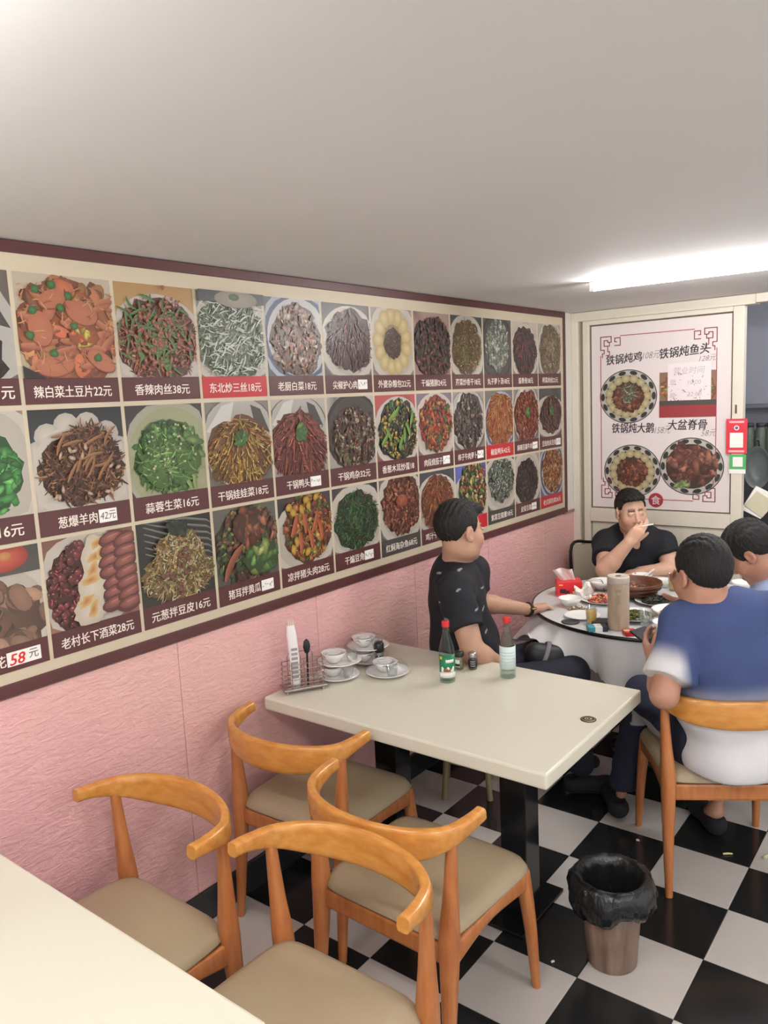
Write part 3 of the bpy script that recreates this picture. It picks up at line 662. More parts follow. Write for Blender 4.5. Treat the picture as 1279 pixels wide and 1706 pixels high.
A.rect(0, 0, .33, .07, (168, 40, 50)); A.rect(.0, .07, .33, .1, (70, 60, 56)); put_art(A, .175, .70, 'printed picture mostly hidden by the pasted white sheet')
M_pink_ink = mat('brush_black', (52, 46, 50), .6)
for s, x, z, w, h in (('铁锅炖鸡', -.21, .935, .225, .06), ('铁锅炖鱼头', .155, .955, .29, .062), ('铁锅炖大鹅', -.155, .505, .265, .062), ('大盆脊骨', .175, .52, .23, .062)):
    lettering(s, 'lettering', M_pink_ink, pos, (x, -.0036, z), (1, 0, .06 if z > .8 else 0), (0, 0, 1), width=w, height=h, bold=.02, shear=.12)
M_pen = mat('pen_grey', (120, 112, 116), .6)
for s, x, z, w, h in (('108元', -.04, .945, .11, .045), ('158元', .03, .49, .10, .045), ('128元', .29, .905, .1, .035), ('58元', .3, .47, .09, .04)):
    lettering(s, 'lettering', M_pen, pos, (x, -.0036, z), (1, 0, .05), (0, 0, 1), width=w, height=h, bold=-.008, shear=.3)
sl = MB().lathe([(.045, 0), (.045, .0012)], 28); sl.v = [(p[0], -p[2], p[1]) for p in sl.v]; sl.build('seal', M_dred, pos, (-.01, -.0028, .057))
lettering('食', 'lettering', M_poster, pos, (-.01, -.0048, .057), (1, 0, 0), (0, 0, 1), height=.055, bold=.01)
sheet = thing('paper_notice', 'white handwritten sheet pasted over the upper right picture of the poster', 'notice', ((PX0+PX1)/2+.185, YD-.0125, PZ0+.585))
MB().box(-.125, .125, 0, .0012, 0, .30).build('sheet', mat('notice_paper', (226, 214, 216), .5), sheet)
for s, x, z, h in (('营业时间', .0, .255, .042), ('早', -.095, .185, .036), ('10:00', .03, .185, .026), ('晚', -.095, .11, .036), ('22:00', .03, .115, .026)):
    lettering(s, 'lettering', mat('faded_pen', (178, 166, 170), .6), sheet, (x, -.0006, z), (1, 0, 0), (0, 0, 1), height=h, maxw=.2, bold=-.006, shear=.15)
t = thing('payment_sign', 'red sticker with a blank white square on the right door stile', 'sticker', (-1.167, YD-.034, 1.43))
MB().box(-.057, .057, 0, .003, 0, .2).build('sheet', mat('sign_red', (206, 52, 66), .4), t)
MB().box(-.036, .036, -.0008, 0, .035, .12).build('white_square', M_sticker, t)
em = MB().lathe([(.014, 0), (.014, .0008)], 16); em.v = [(p[0], -p[2], p[1]) for p in em.v]; em.build('emblem', M_sticker, t, (0, 0, .148))
em = MB().lathe([(.009, 0), (.009, .0008)], 16); em.v = [(p[0], -p[2], p[1]) for p in em.v]; em.build('emblem_centre', mat('emblem_blue', (90, 90, 140), .4), t, (0, -.0009, .148))
for z, w in ((.182, .08), (.014, .085)):
    MB().box(-w/2, w/2, -.0008, 0, z-.006, z+.006).build('text_line', mat('sign_pale', (236, 170, 176), .5), t)
t = thing('payment_sign', 'green sticker with a blank white square below the red one on the door stile', 'sticker', (-1.158, YD-.034, 1.315))
MB().box(-.044, .044, 0, .003, .025, .11).build('sheet', mat('sign_green', (72, 168, 96), .4), t)
MB().box(-.027, .027, -.0008, 0, .04, .096).build('white_square', M_sticker, t)
MB().box(-.046, .042, 0, .003, 0, .025).build('white_strip', M_sticker, t)

# ------------------------------------------------------------------ elbow chairs
def seat_pad():
    mb = MB(); nu, nv = 15, 15; vs = []; fs = []
    def pt(u, v):       # rounded trapezoid footprint
        a = max(abs(u), abs(v)); 
        if a < 1e-6: return 0, 0
        p = 8.0; n = (abs(u)**p+abs(v)**p)**(1/p); k = a/n
        u, v = u*k, v*k
        return u*(.243+.010*v), (v*.228 if v > 0 else v*.222)
    for layer in (0, 1):
        for i in range(nu):
            for j in range(nv):
                u, v = -1+2*i/(nu-1), -1+2*j/(nv-1)
                u = math.copysign(1-(1-abs(u))**1.6, u); v = math.copysign(1-(1-abs(v))**1.6, v)
                x, y = pt(u, v); e = max(abs(u), abs(v))
                if layer == 0: z = .418+.052*(1-e**7)**.5*.75+.012*(1-u*u)*(1-v*v)+.004
                else: z = .418-.006*(1-e**6)
                vs.append((x, y, z))
    n = nu*nv
    for i in range(nu-1):
        for j in range(nv-1):
            a = i*nv+j; fs.append((a, a+nv, a+nv+1, a+1)); b = n+a; fs.append((b, b+1, b+nv+1, b+nv))
    ring = [i*nv for i in range(nu)]+[(nu-1)*nv+j for j in range(1, nv)]+[i*nv+nv-1 for i in range(nu-2, -1, -1)]+[j for j in range(nv-2, 0, -1)]
    for a, b in zip(ring, ring[1:]+ring[:1]): fs.append((a, b, n+b, n+a))
    return mb.add(vs, fs)
def elbow_chair(label, loc, rz, group=None):
    t = thing('elbow_chair', label, 'chair', loc, rz, group)
    seat_pad().build('seat', M_seat, t, smooth=True)
    path = smooth_path([(-.262, -.085, .738, .016, .018), (-.258, -.14, .733, .016, .021), (-.235, -.215, .720, .015, .032), (-.17, -.272, .708, .013, .045), (-.08, -.304, .704, .012, .050), (0, -.312, .704, .012, .051),
                        (.08, -.304, .704, .012, .050), (.17, -.272, .708, .013, .045), (.235, -.215, .720, .015, .032), (.258, -.14, .733, .016, .021), (.262, -.085, .738, .016, .018)], 4)
    MB().sweep([p[:3] for p in path], [(p[3], p[4]) for p in path], 16, p=4.0).build('back_rail', M_wood, t, smooth=True)
    for s in (-1, 1):
        rear = smooth_path([(s*.234, -.245, 0, .013), (s*.232, -.225, .2, .019), (s*.23, -.212, .36, .025), (s*.23, -.208, .44, .027), (s*.236, -.204, .55, .02), (s*.243, -.2, .705, .0135)], 4)
        MB().sweep([p[:3] for p in rear], [(p[3], p[3]*1.05) for p in rear], 12, up=(0, 1, 0), p=2.5).build('leg', M_woodleg, t, smooth=True)
        fr = smooth_path([(s*.238, .238, 0, .013), (s*.232, .222, .2, .0185), (s*.222, .200, .38, .022), (s*.221, .198, .412, .019)], 4)
        MB().sweep([p[:3] for p in fr], [(p[3], p[3]) for p in fr], 12, up=(0, 1, 0), p=2.5).build('leg', M_woodleg, t, smooth=True)
        sr = smooth_path([(s*.23, -.2, .375, .034), (s*.23, -.1, .388, .024), (s*.23, 0, .394, .02), (s*.23, .1, .388, .024), (s*.23, .2, .38, .03)], 3)
        MB().sweep([p[:3] for p in sr], [(.011, p[3]) for p in sr], 8, p=6).build('side_rail', M_woodleg, t, smooth=True)
    MB().sweep([(-.225, .205, .385), (.225, .205, .385)], (.011, .027), 8, p=6).build('front_rail', M_woodleg, t)
    MB().sweep([(-.225, -.208, .382), (.225, -.208, .382)], (.011, .03), 8, p=6).build('rear_rail', M_woodleg, t)
    return t
ch = elbow_chair('honey wood elbow chair with taupe seat by the pink wall, facing the near white table', (-1.80, 1.035, 0), PI)
def place(loc, rz, label):
    c = copy_tree(ch); c.location = loc; c.rotation_euler = (0, 0, rz); c['label'] = label; c['group'] = 'wooden elbow chairs'; return c
ch['group'] = 'wooden elbow chairs'
place((-1.195, 1.105, 0), PI+.02, 'nearest elbow chair, its back rail highest in the foreground, tucked under the near white table')
place((-1.287, 1.765, 0), -.02, 'elbow chair pulled to the near edge of table 03, at its aisle end')
place((-1.862, 1.968, 0), .05, 'elbow chair at table 03 tucked in the corner against the pink wall')
place((-.780, 2.995, 0), math.atan2(.53, .85), 'elbow chair carrying the man in the blue and white shirt').scale = (1, 1, 1.018)
st = thing('stool', 'beige legged round stool under the man in the white flecked black shirt', 'stool', (-1.88, 2.955, 0), .5)
MB().lathe([(.15, .385), (.165, .39), (.17, .405), (.165, .42), (.14, .428), (.0001, .43)], 32, cap0=True).build('seat', mat('stool_vinyl', (150, 140, 118), .5), st, smooth=True)
for a in (.8, 2.35, 3.95, 5.5):
    MB().sweep([(.11*math.cos(a), .11*math.sin(a), .39), (.15*math.cos(a), .15*math.sin(a), 0)], .013, 12).build('leg', mat('olive_beige', (146, 134, 100), .5), st, smooth=True)
MB().sweep([(.128*math.cos(2*PI*i/28), .128*math.sin(2*PI*i/28), .18) for i in range(28)], .007, 8, closed=True).build('foot_ring', mat('olive_beige'), st, smooth=True)

# ------------------------------------------------------------------ tables
def slab_table(label, x0, x1, y0, y1, group=None, ped=True):
    t = thing('dining_table', label, 'table', ((x0+x1)/2, (y0+y1)/2, 0))
    w, d = (x1-x0)/2, (y1-y0)/2
    MB().box(-w, w, -d, d, .700, .750, .007).build('tabletop', M_tab, t)
    return t, w, d
M_ped = mat('black_gloss_leg', (24, 25, 26), .12)
t3, w, d = slab_table('cream slab table with a 03 disc set against the pink wall', -2.125, -.965, 1.935, 2.705)
for sx in (-.28, .28):
    MB().box(sx-.05, sx+.05, -.05, .05, .01, .70, .003).build('pedestal_leg', M_ped, t3)
    MB().box(sx-.09, sx+.09, -.16, .16, 0, .014, .003).build('foot_plate', M_ped, t3)
    MB().box(sx-.16, sx+.16, -.20, .20, .690, .701, .002).build('mounting_plate', M_ped, t3)
mb = MB().box(-.24, .24, -.02, .02, .62, .66, .003); mb.build('stretcher', M_ped, t3)
dk = thing('table_number_disc', 'small dark disc reading 03 on the aisle corner of the cream table', 'table number', (-1.02, 2.36, .750), .35)
MB().lathe([(.026, 0), (.026, .002), (.024, .003)], 28).build('disc', mat('bronze_black', (52, 46, 36), .35), dk, smooth=False)
lettering('03', 'lettering', mat('pale_gold', (196, 178, 130), .4), dk, (0, 0, .0034), (1, 0, 0), (0, 1, 0), height=.018, bold=.02)
rr = MB(); rr.sweep([(.0215*math.cos(2*PI*i/28), .0215*math.sin(2*PI*i/28), .0034) for i in range(28)], .0006, 5, closed=True); rr.build('ring_line', mat('pale_gold'), dk)
t1, w, d = slab_table('near white slab table cut off at the lower left corner', -2.15, -.972, .06, .838)
for sx in (-.34, .34):
    MB().box(sx-.05, sx+.05, -.05, .05, .01, .70, .003).build('pedestal_leg', M_ped, t1)
    MB().box(sx-.085, sx+.085, -.30, .30, 0, .024, .003).build('foot_plate', M_ped, t1)

# ------------------------------------------------------------------ things on table 03
TZ = .750
def wire(mb, pts, r=.0016, closed=False, n=6): return mb.sweep(pts, r, n, closed=closed)
rk = thing('chopstick_rack', 'chrome wire rack holding chopsticks at the wall end of table 03', 'rack', (-2.045, 2.07, TZ), 1.02)
def loop_pts(z, wob=.012):     # two lobes joined, like a waisted caddy
    out = []
    for i in range(48):
        a = 2*PI*i/48; c, s_ = math.cos(a), math.sin(a)
        x = .082*math.copysign(abs(c)**.55, c); y = (.034-.010*math.exp(-(x/.02)**2))*math.copysign(abs(s_)**.6, s_)
        out.append((x, y, z))
    return out
for z in (.022, .036, .054, .072, .092, .112): wire(MB(), loop_pts(z), .0017, True).build('wire_ring', M_metal, rk, smooth=True)
for x, y in ((-.079, 0), (-.05, .034), (-.05, -.034), (.05, .034), (.05, -.034), (.079, 0), (0, .025), (0, -.025)):
    wire(MB(), [(x, y, .022), (x, y, .125)], .0017).build('upright', M_metal, rk, smooth=True)
pl_ = MB().box(-.085, .085, -.04, .04, .012, .022, .003); pl_.build('base_tray', M_metal, rk)
for x in (-.07, .07):
    for y in (-.03, .03): MB().lathe([(.006, 0), (.004, .013)], 10).build('foot', M_metal, rk, (x, y, 0))
wire(MB(), [(.05, .034, .125), (.045, .034, .14), (.0, .034, .143), (-.045, .034, .14), (-.05, .034, .125)], .0017).build('handle', M_metal, rk, smooth=True)
cp = thing('chopstick_packet', 'tall white paper packet of chopsticks standing in the wire rack', 'chopsticks', (-2.062, 2.045, TZ+.023), 1.0)
MB().sweep([(0, 0, 0), (.002, .001, .1), (-.004, .002, .2), (-.006, .003, .235)], [(.018, .008), (.019, .009), (.019, .009), (.015, .007)], 12, up=(0, 1, 0), p=2.6).build('wrapper', mat('white_wrapper', (226, 222, 222), .35), cp, smooth=True)
for k in range(7): MB().box(-.012, .012, -.0098, -.009, .03+.018*k, .03+.018*k+.010).build('print_mark', mat('grey_print', (150, 140, 140), .5), cp)
for k in range(3):
    MB().sweep([(-.012+.008*k, 0, .22), (-.014+.009*k, .002, .255)], .0034, 8).build('chopstick', mat('chopstick_wood', (214, 200, 176), .5), cp)
op = thing('soup_spoon', 'black handled spoon standing in the wire rack behind the chopsticks', 'spoon', (-2.035, 2.085, TZ+.023), 1.0)
MB().sweep([(0, 0, 0), (.003, 0, .12)], (.004, .0025), 8, up=(0, 1, 0)).build('handle', mat('black_plastic', (28, 28, 30), .35), op, smooth=True)
sp = MB().lathe([(.002, -.03), (.010, -.022), (.0145, 0), (.011, .02), (.002, .03)], 16); sp.v = [(p[0], p[1]*.35, p[2]) for p in sp.v]
sp.build('bowl', mat('black_plastic'), op, (.003, 0, .145), smooth=True)

M_pat = mat('grey_mark', (70, 70, 74), .4)
def tableware(label, loc, rz, k=0, ring=False):
    t = thing('tableware_set', label, 'tableware', loc, rz, 'film wrapped tableware sets')
    MB().lathe([(.035, 0), (.04, .003), (.075, .011), (.088, .017), (.086, .019), (.07, .013), (.035, .006), (0.0001, .006)], 36, cap1=False).build('plate', M_china, t, smooth=True)
    MB().lathe([(.018, .008), (.022, .010), (.040, .03), (.050, .050), (.0475, .050), (.036, .028), (.018, .014), (.0001, .014)], 32, cap1=False).build('bowl', M_china, t, (-.022, .004, 0), smooth=True)
    MB().lathe([(.016, .012), (.024, .014), (.03, .022), (.028, .022), (.018, .016), (.0001, .016)], 24, cap1=False).build('saucer', M_china, t, (-.022, .004, .03), smooth=True)
    MB().lathe([(.017, .009), (.019, .012), (.0245, .05), (.023, .05), (.017, .014), (.0001, .014)], 24, cap1=False).build('glass', M_glass, t, (.048, -.012, 0), smooth=True)
    for q in range(3):
        a = .6+q*.9+k; MB().sweep([(-.022+.0525*math.cos(a+j*.11)*(.9+.02*j), .004+.0525*math.sin(a+j*.11)*(.9+.02*j), .041+.004*math.sin(j)) for j in range(5)], .0011, 5).build('twig_motif', M_pat, t)
    # crumpled film drawn over everything
    mb = MB(); n, m = 40, 9; vs = []; fs = []; r_ = random.Random(3+k)
    ph = [r_.uniform(0, 6.28) for _ in range(6)]
    for j in range(m):
        q = j/(m-1)
        for i in range(n):
            a = 2*PI*i/n
            R = .0885*(1-q)**.55+.0005
            z = .021+.037*(1-(1-q)**2.2)+.0045*math.sin(5*a+ph[0])*math.sin(PI*q)+.004*math.sin(11*a+ph[1]+9*q)*math.sin(PI*q)
            vs.append((R*math.cos(a), R*math.sin(a), z))
    for j in range(m-1):
        for i in range(n): fs.append((j*n+i, j*n+(i+1) % n, (j+1)*n+(i+1) % n, (j+1)*n+i))
    mb.add(vs, fs).build('film', M_film, t, smooth=True)
    return t
tableware('film wrapped tableware set, lower of the pair beside the wire rack', (-2.015, 2.235, TZ), .4, 0)
tableware('film wrapped tableware set, upper of the pair beside the wire rack', (-2.005, 2.240, TZ+.0585), .9, 1)
tableware('film wrapped tableware set, lower of the pair set back by the wall', (-2.03, 2.45, TZ), 1.3, 2)
tableware('film wrapped tableware set, upper of the pair set back by the wall', (-2.025, 2.445, TZ+.0585), .2, 3)
tableware('single film wrapped tableware set in front, nearest the table middle', (-1.865, 2.365, TZ), -.3, 4)
pb = thing('pepper_grinder', 'black capped clear pepper bottle between the wrapped tableware sets', 'pepper bottle', (-1.952, 2.425, TZ))
MB().lathe([(.017, 0), (.019, .003), (.019, .055), (.014, .062), (.014, .066)], 24).build('body', M_glass, pb, smooth=True)
MB().lathe([(.0165, .002), (.0165, .04)], 20).build('pepper', mat('ground_pepper', (52, 44, 38), .9), pb, smooth=True)
MB().lathe([(.018, .062), (.021, .066), (.021, .095), (.016, .104), (.0001, .105)], 24).build('cap', mat('black_plastic'), pb, smooth=True)

M_liq = film_mat('bottle_glass', (232, 243, 237), .11, False)
def liquor(label, loc, rz, back):
    t = thing('liquor_bottle', label, 'bottle', loc, rz, 'red capped liquor bottles')
    H_ = .238
    prof = [(.0001, .004), (.024, .003), (.028, 0), (.0305, .004), (.0305, .12), (.029, .135), (.02, .168), (.0135, .192), (.0125, .2), (.0125, .216)]
    MB().lathe(prof, 32, cap0=False).build('body', M_liq, t, smooth=True)
    MB().lathe([(.0001, .008), (.0255, .007), (.0265, .01), (.0265, .012 if not back else .022), (.0001, .012 if not back else .022)], 28, cap0=False).build('liquor', M_glass, t, smooth=True)
    MB().lathe([(.0140, .216), (.0148, .218), (.0148, .236), (.0145, .2385), (.0001, .2385)], 24).build('cap', mat('cap_red', (200, 48, 50), .35), t, smooth=True)
    MB().lathe([(.0142, .198), (.0148, .199), (.0148, .205), (.0142, .206)], 24, cap0=False, cap1=False).build('neck_ring', M_liq, t, smooth=True)
    def patch(name, m, a0, a1, z0, z1, r=.0309, wave=0):
        mb = MB(); n = 14; vs = []; fs = []
        for i in range(n+1):
            a = a0+(a1-a0)*i/n
            for z in (z0, z1+wave*math.sin(i*1.1)): vs.append((r*math.cos(a), r*math.sin(a), z))
            for z in (z0, z1+wave*math.sin(i*1.1)): vs.append(((r+.0003)*math.cos(a), (r+.0003)*math.sin(a), z))
        for i in range(n):
            b = 4*i; fs += [(b+2, b+6, b+7, b+3), (b, b+1, b+5, b+4), (b+1, b+3, b+7, b+5), (b, b+4, b+6, b+2)]
        mb.add(vs, fs).build(name, m, t, smooth=True)
    if not back:
        patch('label', mat('label_green', (24, 116, 78), .45), -1.25, 1.25, .022, .112)
        patch('label_foot', mat('label_white', (226, 226, 218), .45), -1.25, 1.25, .022, .042, .0313)
        patch('label_mountain', mat('label_white'), -.9, .9, .042, .060, .0313, .007)
        patch('label_roof', mat('label_brown', (150, 84, 52), .5), -.55, .35, .046, .057, .0316, .003)
        patch('label_title', mat('label_white'), -.25, .85, .082, .094, .0313)
        patch('label_sun', mat('label_yellow', (220, 190, 60), .45), -1.1, -.7, .094, .106, .0313)
    else:
        patch('label', mat('label_back', (206, 220, 220), .5), -1.9, 1.9, .038, .128)
        for k in range(5): patch('text_line', mat('label_faint', (180, 198, 198), .5), -1.2, .9-.2*(k % 2), .055+.012*k, .058+.012*k, .0313)
    return t
toward = math.atan2(-2.42, 1.63)
liquor('clear liquor bottle with green picture label and red cap on table 03', (-1.62, 2.425, TZ), toward+.1, False)
liquor('clear liquor bottle turned to its plain white back label, red cap, on table 03', (-1.443, 2.582, TZ), toward+.1, True)
jr = thing('spice_jar', 'round glass spice jar with dark lid and white label behind the green bottle', 'jar', (-1.655, 2.565, TZ), toward)
MB().lathe([(.017, 0), (.0195, .003), (.0195, .045), (.016, .052), (.016, .055)], 24).build('body', M_glass, jr, smooth=True)
MB().lathe([(.0175, .002), (.0175, .03)], 20).build('spice', mat('pale_spice', (126, 116, 88), .9), jr, smooth=True)
MB().lathe([(.0195, .052), (.0205, .054), (.0205, .07), (.019, .072), (.0001, .072)], 24).build('lid', mat('dark_lid', (40, 44, 40), .4), jr, smooth=True)
def wrap(mb, r, a0, a1, z0, z1, n=12):
    vs = []; fs = []
    for i in range(n+1):
        a = a0+(a1-a0)*i/n
        for q in (r, r+.0003):
            for z in (z0, z1): vs.append((q*math.cos(a), q*math.sin(a), z))
    for i in range(n):
        b = 4*i; fs += [(b+2, b+6, b+7, b+3), (b, b+1, b+5, b+4), (b+1, b+3, b+7, b+5), (b, b+4, b+6, b+2)]
    return mb.add(vs, fs)
wrap(MB(), .0198, -.9, .1, .012, .042).build('label', mat('label_white'), jr, smooth=True)
wrap(MB(), .0202, -.9, .1, .016, .026).build('label_band', mat('dark_lid'), jr, smooth=True)
jr = thing('spice_jar', 'small shaker with silver cap and black label beside the round spice jar', 'jar', (-1.606, 2.59, TZ), toward)
MB().lathe([(.016, 0), (.018, .003), (.018, .045), (.0155, .05), (.0155, .052)], 24).build('body', M_glass, jr, smooth=True)
MB().lathe([(.0165, .002), (.0165, .04)], 20).build('spice', mat('dark_spice', (60, 52, 46), .9), jr, smooth=True)
MB().lathe([(.0165, .05), (.0175, .052), (.0175, .066), (.015, .070), (.0001, .0705)], 24).build('cap', mat('silver_cap', (190, 186, 180), .3, metal=.9), jr, smooth=True)
wrap(MB(), .0183, -1.5, 1.5, .010, .042).build('label', mat('label_black', (34, 34, 36), .45), jr, smooth=True)
for k in range(3): wrap(MB(), .0187, -.6, .5, .015+.009*k, .019+.009*k).build('text_line', mat('label_grey', (150, 150, 150), .5), jr, smooth=True)

# ------------------------------------------------------------------ round table with cloth
RC = (-1.281, 3.794); RR = .60; RZ = .772
rt = thing('round_table', 'round glass topped table with black rim where four men sit', 'table', (RC[0], RC[1], 0))
MB().lathe([(.0001, .760), (RR-.004, .760), (RR-.004, RZ), (.0001, RZ)], 96, cap0=False).build('tabletop', mat('grey_white_glass', (206, 206, 206), .10, noise=.04, nscale=3), rt)
MB().lathe([(RR-.004, .757), (RR+.004, .758), (RR+.006, .765), (RR+.004, .7725), (RR-.004, .7728)], 96, cap0=False, cap1=False).build('rim', mat('black_rim', (20, 20, 22), .25), rt, smooth=True)
MB().lathe([(.22, 0), (.22, .02), (.06, .05), (.05, .1), (.05, .74)], 32).build('pedestal', M_ped, rt, smooth=True)
tc_ = MB(); n, m = 288, 22; vs = []; fs = []
for j in range(m):
    q = j/(m-1)
    for i in range(n):
        a = 2*PI*i/n
        fold = (1-2*abs(math.sin(5*a+.4+.6*math.sin(3*a))))*.6+math.sin(17*a+2.0+1.5*math.sin(3*a))*.3+.3*math.sin(5*a)
        drop = .205+.02*math.sin(4*a+.6)
        da = (a-math.radians(232)+PI) % (2*PI)-PI      # lifted by the knee of the man at the left
        lift = math.exp(-(da/.30)**2); drop -= .12*lift
        r = RR-.010+q**.7*(.03+.06*fold)+q*.02*fold+.075*lift*math.sin(PI*q*.5)*q
        z = .758-drop*q+(.011*abs(math.sin(36*a)) if j == m-1 else .005*abs(math.sin(36*a)) if j == m-2 else 0)
        vs.append((r*math.cos(a), r*math.sin(a), z))
for j in range(m-1):
    for i in range(n): fs.append((j*n+i, j*n+(i+1) % n, (j+1)*n+(i+1) % n, (j+1)*n+i))
c0 = len(vs); vs.append((0, 0, .7585)); fs += [(c0, i, (i+1) % n) for i in range(n)]
o = tc_.add(vs, fs).build('tablecloth', mat('white_cloth', (214, 212, 212), .8, noise=.05, nscale=6), None, (RC[0], RC[1], 0), smooth=True)
tag(o, 'white cloth hanging in folds from under the round table top', 'tablecloth')

def on(px, py, z=RZ):
    d = CF+CR*((px-639.5)/FPX)-CU*((py-853.0)/FPX); k = (z-EYE[2])/d[2]; q = EYE+k*d; return (float(q[0]), float(q[1]), z)
def dish(name, label, pos_, r, h, m=None, deep=False, cat='plate', group=None):
    t = thing(name, label, cat, pos_, 0, group)
    if deep: prof = [(r*.4, 0), (r*.45, .003), (r*.8, h*.5), (r, h), (r*.96, h), (r*.74, h*.5), (r*.4, h*.14), (.0001, h*.12)]
    else: prof = [(r*.55, 0), (r*.6, .003), (r*.9, h*.8), (r, h), (r*.985, h*1.06), (r*.86, h*.75), (r*.58, .006), (.0001, .006)]
    MB().lathe(prof, 40, cap1=False).build('body', m or M_china, t, smooth=True)
    return t
def pile(name, label, pos_, rx, ry, h, pal, n, size, style='strip', seed=1):
    r_ = random.Random(seed); mb = MB()
    mb.lathe([(rx, 0), (rx*.8, h*.5), (rx*.4, h*.8), (.0001, h*.85)], 20, cap1=False, col=L(shade(hx(pal[0]), .6)))
    if ry != rx: mb.v = [(p[0], p[1]*ry/rx, p[2]) for p in mb.v]
    for i in range(n):
        a = r_.uniform(0, 2*PI); q = math.sqrt(r_.random())*.95
        x, y = rx*q*math.cos(a), ry*q*math.sin(a); z = h*(1-q*q)*.85+r_.uniform(0, .005)
        c = L(shade(hx(r_.choice(pal)), r_.uniform(.75, 1.15))); th = r_.uniform(0, 2*PI); s = size*r_.uniform(.7, 1.3)
        if style == 'strip':
            dx, dy = math.cos(th)*s, math.sin(th)*s; b = r_.uniform(-.4, .4)*s; u = r_.uniform(-.3, .3)*s
            mb.sweep([(x-dx, y-dy, z+u), (x-dy*b/s, y+dx*b/s, z+.004), (x+dx, y+dy, z-u)], [s*.13, s*.2, s*.12], 5, col=c)
        else:
            k = len(mb.v); pts = []
            for (vx, vy, vz) in ((1, 0, 0), (0, 1, 0), (-1, 0, 0), (0, -1, 0), (0, 0, 1), (0, 0, -1)):
                pts.append((x+s*vx*r_.uniform(.6, 1.1), y+s*vy*r_.uniform(.6, 1.1), z+s*.6*vz*r_.uniform(.6, 1.1)))
            mb.add(pts, [(0, 1, 4), (1, 2, 4), (2, 3, 4), (3, 0, 4), (1, 0, 5), (2, 1, 5), (3, 2, 5), (0, 3, 5)], c)
    o = mb.build(name, mat('food_colours', (255, 255, 255), .35, vcol=True), None, pos_, label=label, kind='stuff')
    o['category'] = 'food'; return o
def up(p, dz): return (p[0], p[1], p[2]+dz)
p = on(1003, 1003); dish('oval_plate', 'white plate of red chilli fried dish behind the tall tin', p, .105, .018)
pile('chilli_dish', 'red chilli fried pieces heaped on the white plate', up(p, .008), .072, .072, .03, ['b8502c', 'c8683c', '8a3424', 'd88a5c'], 150, .011, 'chunk', 2)
p = on(1097, 1005); dish('oval_plate', 'white plate of black fungus left of the blue shirted man', p, .115, .018)
pile('fungus_dish', 'black fungus heaped on the white plate', up(p, .008), .085, .085, .022, ['2a2a28', '3a3a34', '1e1e1e', '4a4a3c'], 190, .014, 'strip', 3)
p = on(1058, 1030); dish('oval_plate', 'white plate of greens beside the tall tin and water glass', p, .12, .02)
pile('green_dish', 'cooked greens heaped on the white plate', up(p, .008), .08, .08, .022, ['5a5c30', '787a3c', '3c4426', '8a7c48'], 120, .014, 'strip', 4)
p = on(1120, 1028); dish('soup_bowl', 'wide white bowl of orange soup nearest the blue shirted man', p, .095, .04, deep=True, cat='bowl')
MB().lathe([(.06, 0), (.0001, .001)], 28, cap1=False).build('soup', mat('orange_soup', (206, 140, 78), .2), None, up(p, .022), label='orange soup lying in the wide white bowl', kind='stuff')['category'] = 'food'
p = on(970, 1028); dish('side_plate', 'flat white plate under the orange juice glass at the table edge', p, .085, .012)
p = on(1004, 982); dish('soup_bowl', 'white bowl on the table left of the brown pot', p, .075, .05, deep=True, cat='bowl')
p = on(1069, 969); b_ = dish('rice_bowl', 'white bowl with a spoon in front of the smoking man', p, .056, .042, deep=True, cat='bowl')
s_ = thing('china_spoon', 'white china spoon resting in the bowl of the smoking man', 'spoon', up(p, .022), .6)
MB().sweep([(-.02, 0, .0), (.02, 0, .012), (.05, 0, .035), (.068, 0, .048)], [(.013, .004), (.010, .004), (.006, .004), (.007, .004)], 10).build('body', M_china, s_, smooth=True)
p = on(1057, 968, RZ+.083); p = (p[0], p[1], RZ); pt = thing('brown_pot', 'large brown woven looking stew bowl in the middle of the round table', 'pot', p, .3)
prof = [(.06, 0), (.088, .01), (.119, .042), (.132, .07), (.134, .083), (.128, .083), (.113, .05), (.08, .02), (.0001, .018)]
M_pot = mat('brown_glaze', (112, 66, 40), .35, noise=.6, nscale=12, stretch=(1, 1, 6), col2=(72, 40, 26), bump=.4, bscale=50, bstretch=(.4, .4, 4))
MB().lathe(prof, 48, cap1=False).build('body', M_pot, pt, smooth=True)
for z, r in ((.028, .108), (.052, .127), (.07, .133)):
    MB().sweep([(r*math.cos(2*PI*i/48), r*math.sin(2*PI*i/48), z) for i in range(48)], .004, 6, closed=True).build('rib', M_pot, pt, smooth=True)
pile('brown_stew', 'brown stew lying low in the big brown pot', up(p, .03), .10, .10, .03, ['6a3c24', '845030', '4c2a1a', 'a87048'], 120, .014, 'chunk', 5)
p = on(950, 1010); dish('rice_bowl', 'white bowl at the fingers of the man in the patterned shirt', p, .058, .045, deep=True, cat='bowl')
pile('nut_snack', 'pale peanuts and shells lying on foil at the left of the round table', on(962, 1017), .05, .035, .02, ['c8b090', 'a08060', '74563c', 'e0d4c0'], 70, .008, 'chunk', 8)
p = on(1110, 1050); dish('rice_bowl', 'white bowl half hidden behind the sleeve of the blue shirted man', p, .06, .04, deep=True, cat='bowl')
p = on(1240, 985); dish('rice_bowl', 'white bowl at the right below the bowed head', p, .065, .05, deep=True, cat='bowl')
p = on(1218, 1000); dish('side_plate', 'white plate at the right between the two heads', p, .08, .012)
